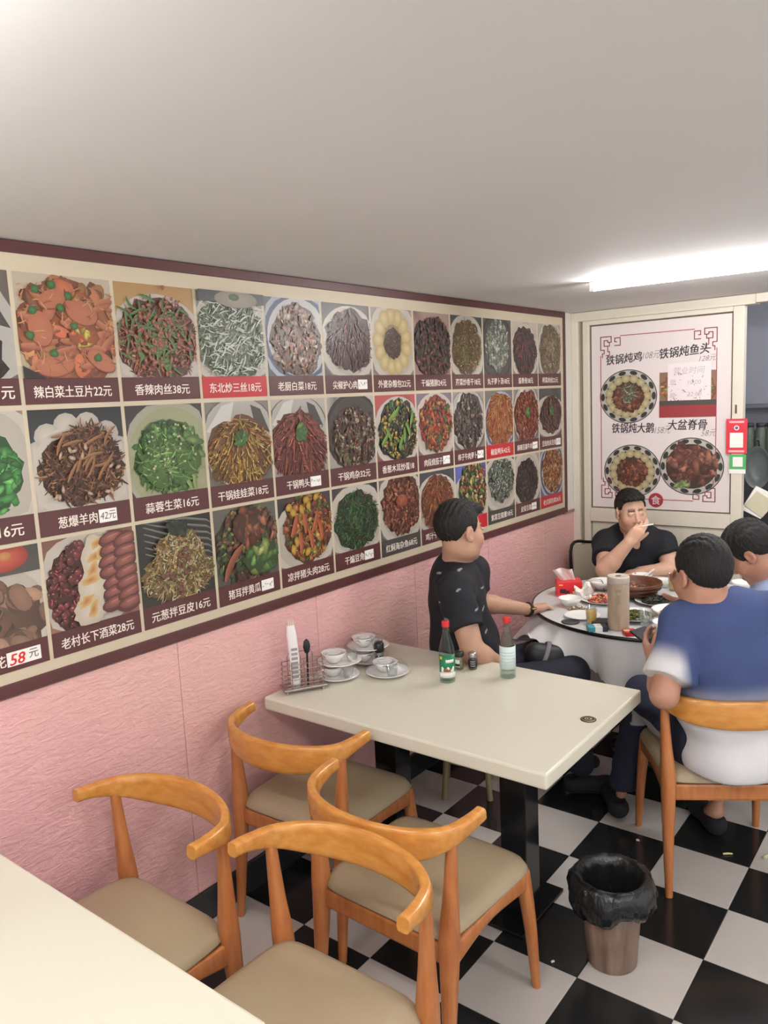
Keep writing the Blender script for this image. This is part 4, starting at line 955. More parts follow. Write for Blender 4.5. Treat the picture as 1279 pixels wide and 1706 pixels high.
def tumbler(label, p, fill, col, r=.027, h=.085):
    t = thing('tumbler', label, 'glass', p, 0, 'glass tumblers')
    MB().lathe([(r*.8, 0), (r*.86, .002), (r, h), (r*.94, h), (r*.8, .008), (.0001, .008)], 28, cap1=False).build('body', M_glass, t, smooth=True)
    MB().lathe([(r*.76, .009), (r*.765, .01), (r*(.8+.12*fill), h*fill), (.0001, h*fill)], 24, cap1=False).build('drink', col, t, smooth=True)
M_juice = mat('orange_juice', (252, 204, 96), .3); M_water = film_mat('water', (236, 240, 240), .16, False)
tumbler('tumbler of orange juice by the lighter and tall tin', on(985, 1040), .75, M_juice)
tumbler('tumbler of orange juice at the elbow of the smoking man', on(1122, 984), .85, M_juice, .029, .09)
tumbler('tumbler of clear water right of the tall tin', on(1076, 1046), .6, M_water, .029, .085)
t = thing('tea_cup', 'small white cup beside the farther orange juice', 'cup', on(1105, 978))
MB().lathe([(.02, 0), (.026, .003), (.034, .045), (.032, .045), (.022, .006), (.0001, .006)], 28, cap1=False).build('body', M_china, t, smooth=True)
p = on(1030, 1047); t = thing('tall_tin', 'tall pale wood grain tin standing on the round table', 'tin', p)
M_tin = mat('pale_wood_print', (186, 168, 146), .4, noise=.5, nscale=10, stretch=(6, 6, .7), col2=(166, 146, 124))
MB().lathe([(.045, 0), (.047, .003), (.047, .228), (.0455, .232)], 40).build('body', M_tin, t, smooth=False)
MB().lathe([(.0478, .212), (.0482, .214), (.0482, .238), (.046, .243), (.043, .241), (.0001, .241)], 40).build('lid', mat('tin_lid', (188, 176, 162), .4), t, smooth=True)
MB().lathe([(.012, .2415), (.012, .2425), (.0001, .2425)], 16).build('lid_stud', M_groove, t)
ta = math.atan2(-p[1], -p[0])
for k, (z0, z1, a0, a1) in enumerate(((.03, .036, -.2, .2), (.042, .048, -.15, .15), (.054, .07, -.12, .12), (.12, .165, -.16, .16), (.175, .19, -.25, .25))):
    mb = wrap(MB(), .0472, ta+a0, ta+a1, z0, z1, 6); mb.build('print_mark', mat('tin_print', (162, 142, 118), .5), t)
p = on(947, 990); t = thing('tissue_box', 'red tissue box with white tissue pulled up near the wall', 'tissue box', p, .55)
MB().box(-.065, .065, -.05, .05, 0, .078, .003).build('carton', mat('carton_red', (214, 44, 52), .4), t)
for x, z, w, h, c in ((-.035, .03, .03, .022, (60, 36, 40)), (-.012, .024, .022, .018, (90, 40, 40)), (.03, .03, .012, .03, (236, 190, 90)), (.048, .026, .01, .026, (236, 200, 120)), (.01, .012, .05, .006, (240, 210, 120)), (-.045, .062, .02, .006, (240, 200, 90))):
    MB().box(x-w/2, x+w/2, -.0512, -.0498, z-h/2, z+h/2).build('print_mark', mat('mark_%d_%d_%d' % c, c, .5), t)
mb = MB(); vs = []; fs = []; nn, mm = 13, 9
for j in range(mm):
    q = j/(mm-1)
    for i in range(nn):
        u = i/(nn-1)-.5
        vs.append((u*(.075+.03*q)-.035*q, .012*math.sin(u*9+2*q)*(.3+q)-.02*q*q, .07+.075*q*(1-.12*abs(u))))
for j in range(mm-1):
    for i in range(nn-1): a = j*nn+i; fs.append((a, a+1, a+nn+1, a+nn))
mb.add(vs, fs).build('tissue', mat('tissue_white', (228, 220, 214), .8), t, smooth=True, recalc=False)
p = on(975, 1000); t = thing('crumpled_napkin', 'crumpled white napkin beside the tissue box', 'napkin', p)
bm = bmesh.new(); bmesh.ops.create_icosphere(bm, subdivisions=3, radius=1)
r_ = random.Random(5)
for v in bm.verts:
    q = v.co.copy(); k = 1+.22*math.sin(5*q.x+3*q.y)+.18*math.sin(9*q.z+4*q.x)+r_.uniform(-.07, .07)
    v.co = Vector((q.x*.05*k, q.y*.04*k, max(0, (q.z+.55)*.048*k)))
me = bpy.data.meshes.new('napkin'); bm.to_mesh(me); bm.free(); me.materials.append(mat('tissue_white')); link('paper', me, t)
p = on(990, 985); t = thing('napkin_holder', 'chrome wire napkin stand behind the crumpled napkin', 'napkin holder', p, .5)
MB().box(-.05, .05, -.02, .02, 0, .004, .001).build('base', M_metal, t)
for y in (-.018, .018):
    wire(MB(), smooth_path([(-.045, y, .004), (-.045, y, .04), (-.03, y, .06), (.03, y, .06), (.045, y, .04), (.045, y, .004)], 4), .002).build('wire_arch', M_metal, t, smooth=True)
t = thing('cigarette_pack', 'teal and white cigarette pack near the table edge', 'cigarette pack', on(994, 1050), .6)
MB().box(-.042, .042, -.027, .027, 0, .022, .002).build('carton', mat('teal_print', (72, 150, 168), .4), t)
MB().box(-.012, .02, -.0275, .0275, .0005, .0226, .001).build('white_band', M_sticker, t)
MB().box(.02, .043, -.0278, .0278, -.0, .0228, .001).build('dark_end', mat('dark_navy', (40, 48, 60), .5), t)
t = thing('wallet', 'black wallet lying behind the teal cigarette pack', 'wallet', on(1005, 1040), .4)
MB().box(-.055, .055, -.04, .04, 0, .011, .004).build('cover', mat('black_leather', (30, 30, 34), .5), t)
MB().box(-.053, .053, -.038, .038, .0112, .02, .004).build('flap', mat('black_leather'), t)
t = thing('coaster', 'dark round disc lying at the left edge of the round table', 'coaster', on(950, 1037))
MB().lathe([(.04, 0), (.042, .002), (.042, .005), (.04, .006), (.0001, .006)], 32).build('disc', mat('dark_rubber', (52, 52, 52), .5), t)
MB().sweep([(.033*math.cos(2*PI*i/28), .033*math.sin(2*PI*i/28), .0062) for i in range(28)], .0012, 5, closed=True).build('ring_line', mat('grey_line', (110, 110, 108), .5), t)
t = thing('cigarette_pack', 'small red and white cigarette pack lying open by the phone', 'cigarette pack', on(1056, 1057), -.9)
MB().box(-.028, .03, -.045, .008, 0, .02, .002).build('carton', mat('pack_red', (180, 40, 50), .4), t)
MB().box(-.028, .03, .008, .05, 0, .02, .002).build('lid', M_sticker, t)
MB().box(-.012, .012, -.0452, -.02, .0195, .0206).build('gold_mark', mat('pale_gold'), t)

# ------------------------------------------------------------------ waste bin
wb = thing('waste_bin', 'wood grain waste bin with a black liner bag standing in the aisle', 'waste bin', (-.897, 2.243, 0))
M_bin = mat('grey_wood_print', (150, 124, 108), .35, noise=.9, nscale=5, stretch=(5, 5, .45), col2=(84, 66, 56))
MB().lathe([(.0001, .002), (.076, 0), (.079, .004), (.098, .285), (.094, .285), (.076, .01), (.0001, .008)], 44, cap0=False, cap1=False).build('body', M_bin, wb, smooth=True)
bag = MB(); n = 96; rings = []
r_ = random.Random(11); ph = [r_.uniform(0, 6.28) for _ in range(12)]
def crk(a, q, amp): return amp*(math.sin(7*a+ph[0]+3*q)+.7*math.sin(13*a+ph[1]-2*q)+.6*math.sin(23*a+ph[2]+5*q)+.4*math.sin(37*a+ph[3]))
prof = [(.058, .06, .004), (.066, .10, .006), (.072, .16, .007), (.079, .22, .006), (.086, .27, .003), (.096, .300, .002), (.108, .306, .0025), (.122, .298, .003), (.134, .278, .004), (.139, .252, .005), (.137, .226, .006), (.128, .205, .007), (.112, .195, .006)]
vs = [(0, 0, .05)]; fs = []
for j, (r, z, am) in enumerate(prof):
    for i in range(n):
        a = 2*PI*i/n; R = r+crk(a, j*.5, am*.55)
        zz = z+(.014*math.sin(3*a+ph[5])+.01*math.sin(7*a+ph[6]))*(max(0, j-6)/5)
        vs.append((R*math.cos(a), R*math.sin(a), zz))
for i in range(n): fs.append((0, 1+i, 1+(i+1) % n))
for j in range(len(prof)-1):
    for i in range(n):
        a, b = 1+j*n+i, 1+j*n+(i+1) % n; fs.append((a, b, b+n, a+n))
bag.add(vs, fs).build('liner_bag', mat('black_film', (26, 27, 28), .16, bump=1.0, bscale=24, bstretch=(1.3, 1.3, .3)), wb, smooth=True)

# ------------------------------------------------------------------ scraps on the floor
for lab, x, y, rz, col, sz in (('cigarette end on the black tile behind the waste bin', 1212, 1424, .6, (214, 206, 150), (.018, .004)), ('white paper crumb on the floor beside the bin', 1062, 1402, .2, (200, 196, 188), (.006, .005)),
                               ('pale crumb by the front leg of the nearest wooden chair', 921, 1604, 1., (220, 214, 206), (.005, .004)), ('leaf shaped pale scrap at the right edge of the floor', 1277, 1430, 1.2, (196, 200, 160), (.012, .008))):
    p = on(x, y, .0005)
    m = mat('scrap_%d' % col[2], col, .8)
    o = MB().sweep([(-sz[0], 0, sz[1]), (0, .002, sz[1]*1.1), (sz[0], 0, sz[1])], [sz[1]*.9, sz[1], sz[1]*.8], 8).build('floor_scrap', m, None, p, smooth=True)
    o.rotation_euler = (0, 0, rz); tag(o, lab, 'litter')

# ------------------------------------------------------------------ people: smooth blended figures meshed with surface nets
V = lambda *a: np.array(a, float)
def unit(v): v = np.array(v, float); return v/np.linalg.norm(v)
class Field:
    def __init__(s): s.p = []
    def raw(s, lo, hi, fn, k, tag_, op='u'): s.p.append((np.array(lo, float), np.array(hi, float), fn, k, tag_, op)); return s
    def cone(s, a, b, ra, rb, k=.02, tag_=0, op='u', cut=None):
        a, b = V(*a), V(*b); ab = b-a; l2 = ab@ab; R = max(ra, rb)
        def fn(X, Y, Z):
            h = np.clip(((X-a[0])*ab[0]+(Y-a[1])*ab[1]+(Z-a[2])*ab[2])/l2, 0, 1)
            d = np.sqrt((X-a[0]-h*ab[0])**2+(Y-a[1]-h*ab[1])**2+(Z-a[2]-h*ab[2])**2)-(ra+(rb-ra)*h)
            if cut is not None:
                d = np.maximum(d, (X-cut[0][0])*cut[1][0]+(Y-cut[0][1])*cut[1][1]+(Z-cut[0][2])*cut[1][2])
            return d
        return s.raw(np.minimum(a, b)-R, np.maximum(a, b)+R, fn, k, tag_, op)
    def ell(s, c, r, k=.02, tag_=0, op='u', M=None):
        c, r = V(*c), V(*r); M = np.eye(3) if M is None else M   # rows = local axes
        e = np.sqrt(((M*r[:, None])**2).sum(0))
        def fn(X, Y, Z):
            x, y, z = X-c[0], Y-c[1], Z-c[2]
            q = [M[i, 0]*x+M[i, 1]*y+M[i, 2]*z for i in range(3)]
            k0 = np.sqrt(sum((q[i]/r[i])**2 for i in range(3))); k1 = np.sqrt(sum((q[i]/r[i]**2)**2 for i in range(3)))+1e-9
            return k0*(k0-1)/k1
        return s.raw(c-e, c+e, fn, k, tag_, op)
    def plane(s, p, n):          # cut everything on the side the normal points to
        p, n = V(*p), unit(n)
        return s.raw((-9,)*3, (9,)*3, lambda X, Y, Z: (X-p[0])*n[0]+(Y-p[1])*n[1]+(Z-p[2])*n[2], 0, -1, 'i')
    def mesh(s, h):
        lo = np.min([p[0] for p in s.p if p[5] == 'u'], 0)-3*h; hi = np.max([p[1] for p in s.p if p[5] == 'u'], 0)+3*h
        n = np.ceil((hi-lo)/h).astype(int)+1
        ax = [lo[i]+h*np.arange(n[i]) for i in range(3)]
        D = np.full(n, .2, np.float32); B = np.full(n, 9., np.float32); T = np.zeros(n, np.int16)
        for a, b, fn, k, tg, op in s.p:
            pad = k+2.5*h
            i0 = np.maximum(np.floor((a-pad-lo)/h).astype(int), 0); i1 = np.minimum(np.ceil((b+pad-lo)/h).astype(int)+1, n)
            if (i1 <= i0).any(): continue
            sl = tuple(slice(i0[i], i1[i]) for i in range(3))
            d = fn(ax[0][sl[0]][:, None, None], ax[1][sl[1]][None, :, None], ax[2][sl[2]][None, None, :]).astype(np.float32)
            d = np.broadcast_to(d, D[sl].shape)
            o = D[sl]
            if op == 'u':
                if k > 0:
                    q = np.clip(.5+.5*(o-d)/k, 0, 1); D[sl] = o*(1-q)+d*q-k*q*(1-q)
                else: D[sl] = np.minimum(o, d)
                m = d < B[sl]; B[sl][m] = d[m]; T[sl][m] = tg
            elif op == 's':
                q = np.clip(.5-.5*(o+d)/max(k, 1e-6), 0, 1); D[sl] = o*(1-q)+(-d)*q+max(k, 1e-6)*q*(1-q)
                if tg >= 0:
                    m = np.abs(d) < B[sl]; T[sl][m] = tg
            else: D[sl] = np.maximum(o, d)
        ins = D < 0
        # cells holding the surface
        cnt = np.zeros(np.array(n)-1, np.int8)
        cor = [(i, j, k) for i in (0, 1) for j in (0, 1) for k in (0, 1)]
        sub = lambda A, c: A[c[0]:A.shape[0]-1+c[0], c[1]:A.shape[1]-1+c[1], c[2]:A.shape[2]-1+c[2]]
        for c in cor: cnt += sub(ins, c)
        act = np.argwhere((cnt > 0) & (cnt < 8)); N = len(act)
        idx = np.full(cnt.shape, -1, np.int64); idx[act[:, 0], act[:, 1], act[:, 2]] = np.arange(N)
        val = {c: D[act[:, 0]+c[0], act[:, 1]+c[1], act[:, 2]+c[2]] for c in cor}
        acc = np.zeros((N, 3)); num = np.zeros(N)
        for c in cor:
            for x in range(3):
                if c[x] == 0:
                    c2 = tuple(c[i]+(i == x) for i in range(3)); a, b = val[c], val[c2]; m = (a < 0) != (b < 0)
                    t = np.where(m, a/np.where(m, a-b, 1), 0)
                    for i in range(3): acc[:, i] += m*(c[i]+(t if i == x else 0))
                    num += m
        P = lo+(act+acc/num[:, None])*h
        tags = T[act[:, 0], act[:, 1], act[:, 2]]
        F = []
        for x in range(3):
            y, z = (x+1) % 3, (x+2) % 3
            s0 = [slice(None)]*3; s1 = [slice(None)]*3; s0[x] = slice(0, -1); s1[x] = slice(1, None)
            e = np.argwhere(ins[tuple(s0)] != ins[tuple(s1)])
            e = e[(e[:, y] > 0) & (e[:, z] > 0) & (e[:, y] < n[y]-1) & (e[:, z] < n[z]-1)]
            q = []
            for dy, dz in ((1, 1), (0, 1), (0, 0), (1, 0)):
                w = e.copy(); w[:, y] -= dy; w[:, z] -= dz; q.append(idx[w[:, 0], w[:, 1], w[:, 2]])
            q = np.stack(q, 1); fl = ins[e[:, 0], e[:, 1], e[:, 2]]
            q[~fl] = q[~fl][:, ::-1]; F.append(q)
        F = np.concatenate(F); F = F[(F >= 0).all(1)]
        # light relaxation removes grid stepping
        A0 = np.concatenate([F[:, [0, 1]], F[:, [1, 2]], F[:, [2, 3]], F[:, [3, 0]]])
        for lam in (.45, -.47):
            S = np.zeros_like(P); C = np.zeros(N)
            for i in range(3): S[:, i] = np.bincount(A0[:, 0], P[A0[:, 1], i], N)+np.bincount(A0[:, 1], P[A0[:, 0], i], N)
            C = np.bincount(A0[:, 0], minlength=N)+np.bincount(A0[:, 1], minlength=N)
            P = P+lam*(S/np.maximum(C, 1)[:, None]-P)
        return P, F, tags
def normals(P, F):
    n = np.cross(P[F[:, 2]]-P[F[:, 0]], P[F[:, 3]]-P[F[:, 1]]); N = np.zeros_like(P)
    for i in range(3):
        for c in range(4): N[:, i] += np.bincount(F[:, c], n[:, i], len(P))
    return N/(np.linalg.norm(N, axis=1)[:, None]+1e-12)
def net_obj(name, P, F, cols, m, parent, label=None):
    o0 = np.array(parent.location)
    me = bpy.data.meshes.new(name); Q = P-o0
    me.vertices.add(len(Q)); me.vertices.foreach_set('co', Q.astype(np.float32).ravel())
    me.loops.add(F.size); me.loops.foreach_set('vertex_index', F.astype(np.int32).ravel())
    me.polygons.add(len(F)); me.polygons.foreach_set('loop_start', np.arange(0, F.size, 4, dtype=np.int32)); me.polygons.foreach_set('loop_total', np.full(len(F), 4, np.int32))
    me.polygons.foreach_set('use_smooth', np.ones(len(F), bool))
    me.update(calc_edges=True)
    if cols is not None:
        a = me.color_attributes.new('Col', 'FLOAT_COLOR', 'POINT'); a.data.foreach_set('color', np.c_[cols, np.ones(len(Q))].astype(np.float32).ravel())
    me.materials.append(m)
    return link(name, me, parent, label=label)
def frame(fwd, up):
    f = unit(fwd); r = unit(np.cross(f, up)); u = np.cross(r, f); return np.array([r, f, u])    # rows right, forward, up
TS, TL, TE, TI, TB, TN = 0, 1, 2, 3, 4, 5    # skin, lips, eye white, iris, brow, nail
def head(Fd, c, M, s=1.0, neck_to=None, nr=1.0):
    W_ = lambda p: np.array(c)+s*(np.array(p, float)@M)
    E_ = lambda p, r, k=.02, t=TS, op='u': Fd.ell(W_(p), np.array(r)*s, k*s, t, op, M)
    E_((0, -.018, .035), (.077, .098, .088), .02)
    E_((0, .028, -.03), (.064, .066, .088), .025)
    E_((0, .03, -.078), (.054, .055, .038), .03)
    E_((0, .074, -.100), (.022, .018, .016), .022)
    for q in (-1, 1):
        E_((q*.044, .058, -.028), (.024, .026, .026), .03)
        E_((q*.046, .0, -.07), (.02, .035, .03), .03)
        E_((q*.031, .1035, .012), (.019, .013, .0105), .010, -1, 's')
        E_((q*.031, .0795, .011), (.0125, .0125, .0125), .002, TE)
        E_((q*.031, .0834, .0152), (.0150, .0105, .0072), .003, TS)
        E_((q*.031, .0828, .0042), (.0145, .0105, .0056), .003, TS)
        Fd.cone(W_((q*.014, .0895, .034)), W_((q*.044, .0765, .034)), .0045*s, .0035*s, .008*s, TB)
        E_((q*.0125, .097, -.034), (.0085, .010, .0075), .008)
        e = np.array([(.0, .5, .0)])
        E_((q*.081, -.006, -.004), (.009, .021, .032), .006)
        E_((q*.088, .000, -.002), (.006, .012, .019), .004, -1, 's')
        E_((q*.079, .004, -.03), (.007, .010, .010), .005)
    Fd.cone(W_((0, .090, .018)), W_((0, .108, -.026)), .0075*s, .0115*s, .010*s, TS)
    E_((0, .0935, -.066), (.025, .009, .0055), .005, TL); E_((0, .091, -.0755), (.021, .0095, .0065), .005, TL)
    if neck_to is not None: Fd.cone(W_((0, -.022, -.055)), neck_to, .056*s*nr, .062*s*nr, .03, TS)
def head_cols(P, tags, c, M, s, base, rng=.02):
    q = ((P-np.array(c))/s)@M.T
    b = np.array(L(base)); C = np.tile(b, (len(P), 1))
    near = (np.abs(q) < .16).all(1)
    def blend(m, col, f): C[m] = C[m]*(1-f)+np.array(L(col))*f
    ck = near & (((q[:, 0].__abs__()-.045)**2+(q[:, 2]+.03)**2) < .028**2) & (q[:, 1] > .03)
    blend(ck, (196, 120, 100), .22)
    blend(near & (tags == TL), (150, 90, 80), .55)
    blend(near & (tags == TE), (110, 90, 80), .8)
    for sx in (-1, 1): blend(near & (tags == TE) & ((q[:, 0]-sx*.031)**2+(q[:, 2]-.011)**2 < .0062**2), (34, 24, 22), 1)
    blend(near & (tags == TB) & (q[:, 1] > .06), (50, 40, 38), .75)
    st = near & (np.abs(q[:, 0]) < .03) & (q[:, 2] < -.05) & (q[:, 1] > .07) & (tags != TL)
    blend(st, (120, 100, 90), .12)
    return C
def hair(c, M, s, parent, line, thick=.010, top=0.0, spike=0.0, fringe=None, res=.0045, name='hair', label=None):
    """line: list of (forward, height) giving the lower edge of the hair from nape to brow"""
    Fd = Field(); I = np.eye(3)
    Fd.ell((0, -.018, .036+top*.5), (.077+thick, .098+thick, .088+thick+top), .01)
    if fringe: Fd.ell(fringe[0], fringe[1], .02)
    ys = np.array([p[0] for p in line]); zs = np.array([p[1] for p in line])
    Fd.raw((-1,)*3, (1,)*3, lambda X, Y, Z: (np.interp(Y, ys, zs)-Z)*.8+0*X, 0, 0, 'i')
    P, F, t = Fd.mesh(res)
    N = normals(P, F)
    w = np.sin(P[:, 0]*420+3*np.sin(P[:, 1]*90))*np.sin(P[:, 1]*260+2*np.sin(P[:, 0]*70))
    P = P+N*(w*.0016+spike*np.clip(P[:, 2]-.06, 0, .06)[:, None][:, 0]*(.5+.5*np.sin(P[:, 0]*300+P[:, 1]*130))*6*.1)[:, None]
    Pw = np.array(c)+s*(P@M)
    return net_obj(name, Pw, F, None, M_hair, parent, label)
def hand(Fd, wrist, fd, pn, side, curls, s=1.0, thumb=(.8, .55, .3), tcurl=.3, spread=.0):
    f = unit(fd); p = unit(np.array(pn)-f*np.dot(pn, f)); sd = np.cross(f, p)*side; w = np.array(wrist, float)
    offs = (.029, .010, -.009, -.026); kl = (.088, .091, .086, .078)
    segs = ((.040, .025, .020), (.045, .028, .022), (.042, .026, .021), (.033, .020, .018)); tips = []
    for i in range(4):
        kn = w+s*(f*kl[i]+sd*offs[i]-p*.004)
        Fd.cone(w+s*(sd*offs[i]*.55+f*.008), kn, .0165*s, .0125*s, .014*s, TS)
        a = curls[i]*.8; q = kn; dirb = unit(f+sd*spread*(1.5-i)*.3)
        for j, l in enumerate(segs[i]):
            d = dirb*math.cos(a)+p*math.sin(a); q2 = q+s*l*d
            r = (.0094, .0086, .0078)[j]*(.92 if i == 3 else 1)
            Fd.cone(q, q2, r*s, (r-.0008)*s, .004*s, TN if j == 2 else TS); q = q2; a += curls[i]
        tips.append(q)
    Fd.ell(w+s*(f*.048+p*.004), (.036*s, .046*s, .017*s), .015*s, TS, 'u', np.array([sd, f, p]))
    td = unit(sd*thumb[0]+f*thumb[1]+p*thumb[2]); q = w+s*(f*.022+sd*.022)
    Fd.cone(q, q+s*.046*td, .0165*s, .0125*s, .012*s, TS); q = q+s*.046*td
    td = unit(td*math.cos(tcurl)+(f*.8+p*.5)*math.sin(tcurl)); Fd.cone(q, q+s*.034*td, .0115*s, .0105*s, .005*s, TS); q = q+s*.034*td
    td = unit(td*math.cos(tcurl)+(f*.8+p*.6)*math.sin(tcurl)); Fd.cone(q, q+s*.026*td, .0103*s, .0082*s, .004*s, TN); tips.append(q+s*.026*td)
    return tips
def arm(Fd, sh, el, wr, k=.03, fat=1.0):
    Fd.cone(sh, el, .054*fat, .043*fat, k, TS); m = np.array(el)*.72+np.array(wr)*.28
    Fd.cone(el, m, .043*fat, .042*fat, .02, TS); Fd.cone(m, wr, .042*fat, .0285*fat, .02, TS)
def torso(Fd, hip, neck, fw, d=0.0, fat=1.0, belly=0.0, k=.05, w=1.0):
    hip, neck = np.array(hip), np.array(neck); u = unit(neck-hip); Mt = frame(fw, u); f = Mt[1]; Ln = np.linalg.norm(neck-hip)
    E_ = lambda t, off, r: Fd.ell(hip+u*Ln*t+f*off, np.array(r)+d, k, TS, 'u', Mt)
    E_(.02, 0, (.17*fat*w, .125*fat, .12)); E_(.36, .01+belly*.5, (.158*fat*w, .112*fat+belly, .19)); E_(.70, .0, (.172*fat*w, .112*fat, .19))
    E_(.90, -.01, (.14*w, .075*fat, .075))
    return Mt
def skin_cols(P, tags, base): return np.tile(np.array(L(base)), (len(P), 1))
def folds(P, F, amp, seed, sc=1.0):
    r_ = random.Random(seed); N = normals(P, F); w = np.zeros(len(P))
    for i in range(6):
        k = unit((r_.uniform(-1, 1), r_.uniform(-1, 1), r_.uniform(-.8, 1.4)))*r_.uniform(22, 60)*sc
        k2 = unit((r_.uniform(-1, 1), r_.uniform(-1, 1), r_.uniform(-1, 1)))*r_.uniform(8, 16)
        w += np.sin(P@k+2.2*np.sin(P@k2+i)+r_.uniform(0, 6))*np.clip(np.sin(P@k2*.7+i*2)+.2, 0, 1)
    return P+N*(w*amp)[:, None]
def sleeve(Fd, sh, el, frac, r0, r1, k=.03):
    sh, el = np.array(sh), np.array(el); e = sh+(el-sh)*frac; u = unit(el-sh)
    Fd.cone(sh, e+u*.03, r0, r1, k, 1, 'u', (e, u))
def leg(Fd, h, kn, an, d=-.016, fat=1.0, tag_=0):
    Fd.cone(h, kn, .082*fat+d, .058*fat+d, .04, tag_); Fd.cone(kn, an, .056*fat+d, .038+d, .03, tag_)
RES = .0055
def finish(name, Fd, m, parent, cols, amp=0, seed=1, res=None, label=None, sc=1.0):
    P, F, t = Fd.mesh(res or RES)
    if amp: P = folds(P, F, amp, seed, sc)
    return net_obj(name, P, F, cols(P, t), m, parent, label)
def flat(col): return lambda P, t: np.tile(np.array(L(col)), (len(P), 1))
def shoe(parent, heel, fw, label, m, ln=.26):
    f = unit((fw[0], fw[1], 0)); M_ = frame(f, (0, 0, 1)); Fd = Field(); h0 = np.array(heel)
    Fd.cone(h0+V(0, 0, .05), h0+f*(ln*.62)+V(0, 0, .035), .045, .036, .03); Fd.cone(h0+f*(ln*.6)+V(0, 0, .035), h0+f*(ln*.88)+V(0, 0, .028), .042, .032, .03)
    Fd.plane((0, 0, .004), (0, 0, -1)); Fd.ell(h0+V(0, 0, .105), (.036, .036, .03), .01, -1, 's')
    return finish('shoe', Fd, m, parent, flat((30, 30, 34)), label=label)

# ---- man in the patterned black shirt, seen from behind his right shoulder
p1 = thing('person', 'man in a white flecked black shirt and wrist watch, seated in profile by the wall', 'person', (-1.88, 2.93, .0))
hip = V(-1.885, 2.93, .52); nk = V(-1.868, 2.895, 1.10); tf = unit((.80, .60, 0))
hc = at(766, 886, 3.42); hM = frame((.40, .91, -.10), (-.06, -.03, 1)); hs = 1.05
rs = at(758, 985, 3.33); re = at(788, 1087, 3.23); rw = at(838, 1111, 3.31)
ls = nk+V(.01, .135, -.065); le = at(795, 1003, 3.62); lw = at(882, 1016, 3.82)
SK1 = (186, 144, 120)
B = Field(); head(B, hc, hM, hs, nk+V(.0, 0, -.02), .93); torso(B, hip, nk, tf, 0, 1.0, .02)
B.cone(nk+V(0, 0, -.05), rs, .06, .06, .04); B.cone(nk+V(0, 0, -.05), ls, .06, .06, .04)
arm(B, rs, re, rw, fat=1.12); arm(B, ls, le, lw, fat=1.0)
rk_, lk_ = V(-1.46, 3.20, .565), V(-1.70, 3.34, .56)
leg(B, hip+V(.06, -.09, 0), rk_, V(-1.42, 3.20, .10)); leg(B, hip+V(-.04, .1, 0), lk_, V(-1.63, 3.36, .10))
hand(B, rw, at(862, 1138, 3.38)-rw, (-.3, .2, -1), -1, (.25, .3, .35, .4))
hand(B, lw, at(934, 1006, 3.95)-lw, (.35, .1, -.9), 1, (.42, .5, .55, .6), 1.1, thumb=(.7, .7, .35))
finish('body', B, M_skin, p1, lambda P, t: head_cols(P, t, hc, hM, hs, SK1))
S = Field(); torso(S, hip+V(0, 0, -.02), nk, tf, .016, 1.02, .03)
S.cone(nk+V(0, 0, -.05), rs, .072, .075, .05); S.cone(nk+V(0, 0, -.05), ls, .072, .075, .05); S.cone(nk+V(0, 0, -.04), nk+V(.0, 0, .005), .078, .07, .03)
sleeve(S, rs, re, .62, .074, .079); sleeve(S, ls, le, .62, .064, .066)
S.plane(nk+V(.01, 0, .045), unit(hc-nk)*.8+V(-.25, -.15, .6)); S.cone(nk+V(.06, .05, .06), nk+V(.10, .08, -.06), .035, .012, .01, -1, 's')
def cols1(P, t):
    C = np.tile(np.array(L((26, 26, 32))), (len(P), 1)); r_ = random.Random(4)
    for px, py, d in ((766, 949, 3.35), (732, 956, 3.35), (763, 983, 3.25), (728, 1005, 3.3), (806, 980, 3.4), (791, 1013, 3.3), (806, 1015, 3.4), (812, 1054, 3.4), (827, 1022, 3.45), (742, 1030, 3.3)):
        o = at(px, py, d); a = r_.uniform(.2, 1.2); e1 = CR*math.cos(a)+CU*math.sin(a); e2 = -CR*math.sin(a)+CU*math.cos(a)
        q1, q2 = (P-o)@e1, (P-o)@e2; C[(q1/.012)**2+(q2/.0042)**2+(((P-o)@CF)/.11)**2 < 1] = L((150, 150, 156))
    return C
finish('shirt', S, M_cloth, p1, cols1, .0022, 5)
T = Field(); torso(T, hip+V(0, 0, -.03), hip+V(.01, .01, .16), tf, .010, 1.0, .0)
leg(T, hip+V(.06, -.09, -.01), rk_, V(-1.42, 3.20, .14), .018, tag_=0); leg(T, hip+V(-.04, .1, -.01), lk_, V(-1.63, 3.36, .14), .018)
finish('trousers', T, M_cloth, p1, flat((31, 32, 45)), .002, 6)
shoe(p1, V(-1.45, 3.17, 0), (.7, .5, 0), 'black shoe', M_cloth); shoe(p1, V(-1.66, 3.33, 0), (.7, .5, 0), 'black shoe', M_cloth)
hair(hc, hM, hs, p1, [(-.12, -.062), (-.085, -.058), (-.045, -.035), (-.02, .022), (.008, .03), (.014, .0), (.034, .004), (.046, .066), (.085, .088), (.12, .094)], .004, .004, .2, ((0, .052, .096), (.05, .044, .022)))
wd = unit(lw-le); wc = lw-wd*.012; wf = frame(wd, (0, 0, 1))
MB().sweep([wc-np.array(p1.location)+.0325*(wf[0]*math.cos(2*PI*i/28)+wf[2]*math.sin(2*PI*i/28)) for i in range(28)], [(.0035, .010)]*28, 8, up=wd, p=4, closed=True).build('watch_strap', mat('dark_strap', (52, 44, 36), .3, metal=.6), p1, smooth=True, label='dark wrist watch strap')
wface = wc+wf[0]*.034+wf[2]*.010
MB().lathe([(.017, 0), (.018, .004), (.015, .007), (.0001, .007)], 20).build('watch_case', mat('watch_gold', (170, 140, 90), .25, metal=1), p1, tuple(wface-np.array(p1.location)), smooth=True)

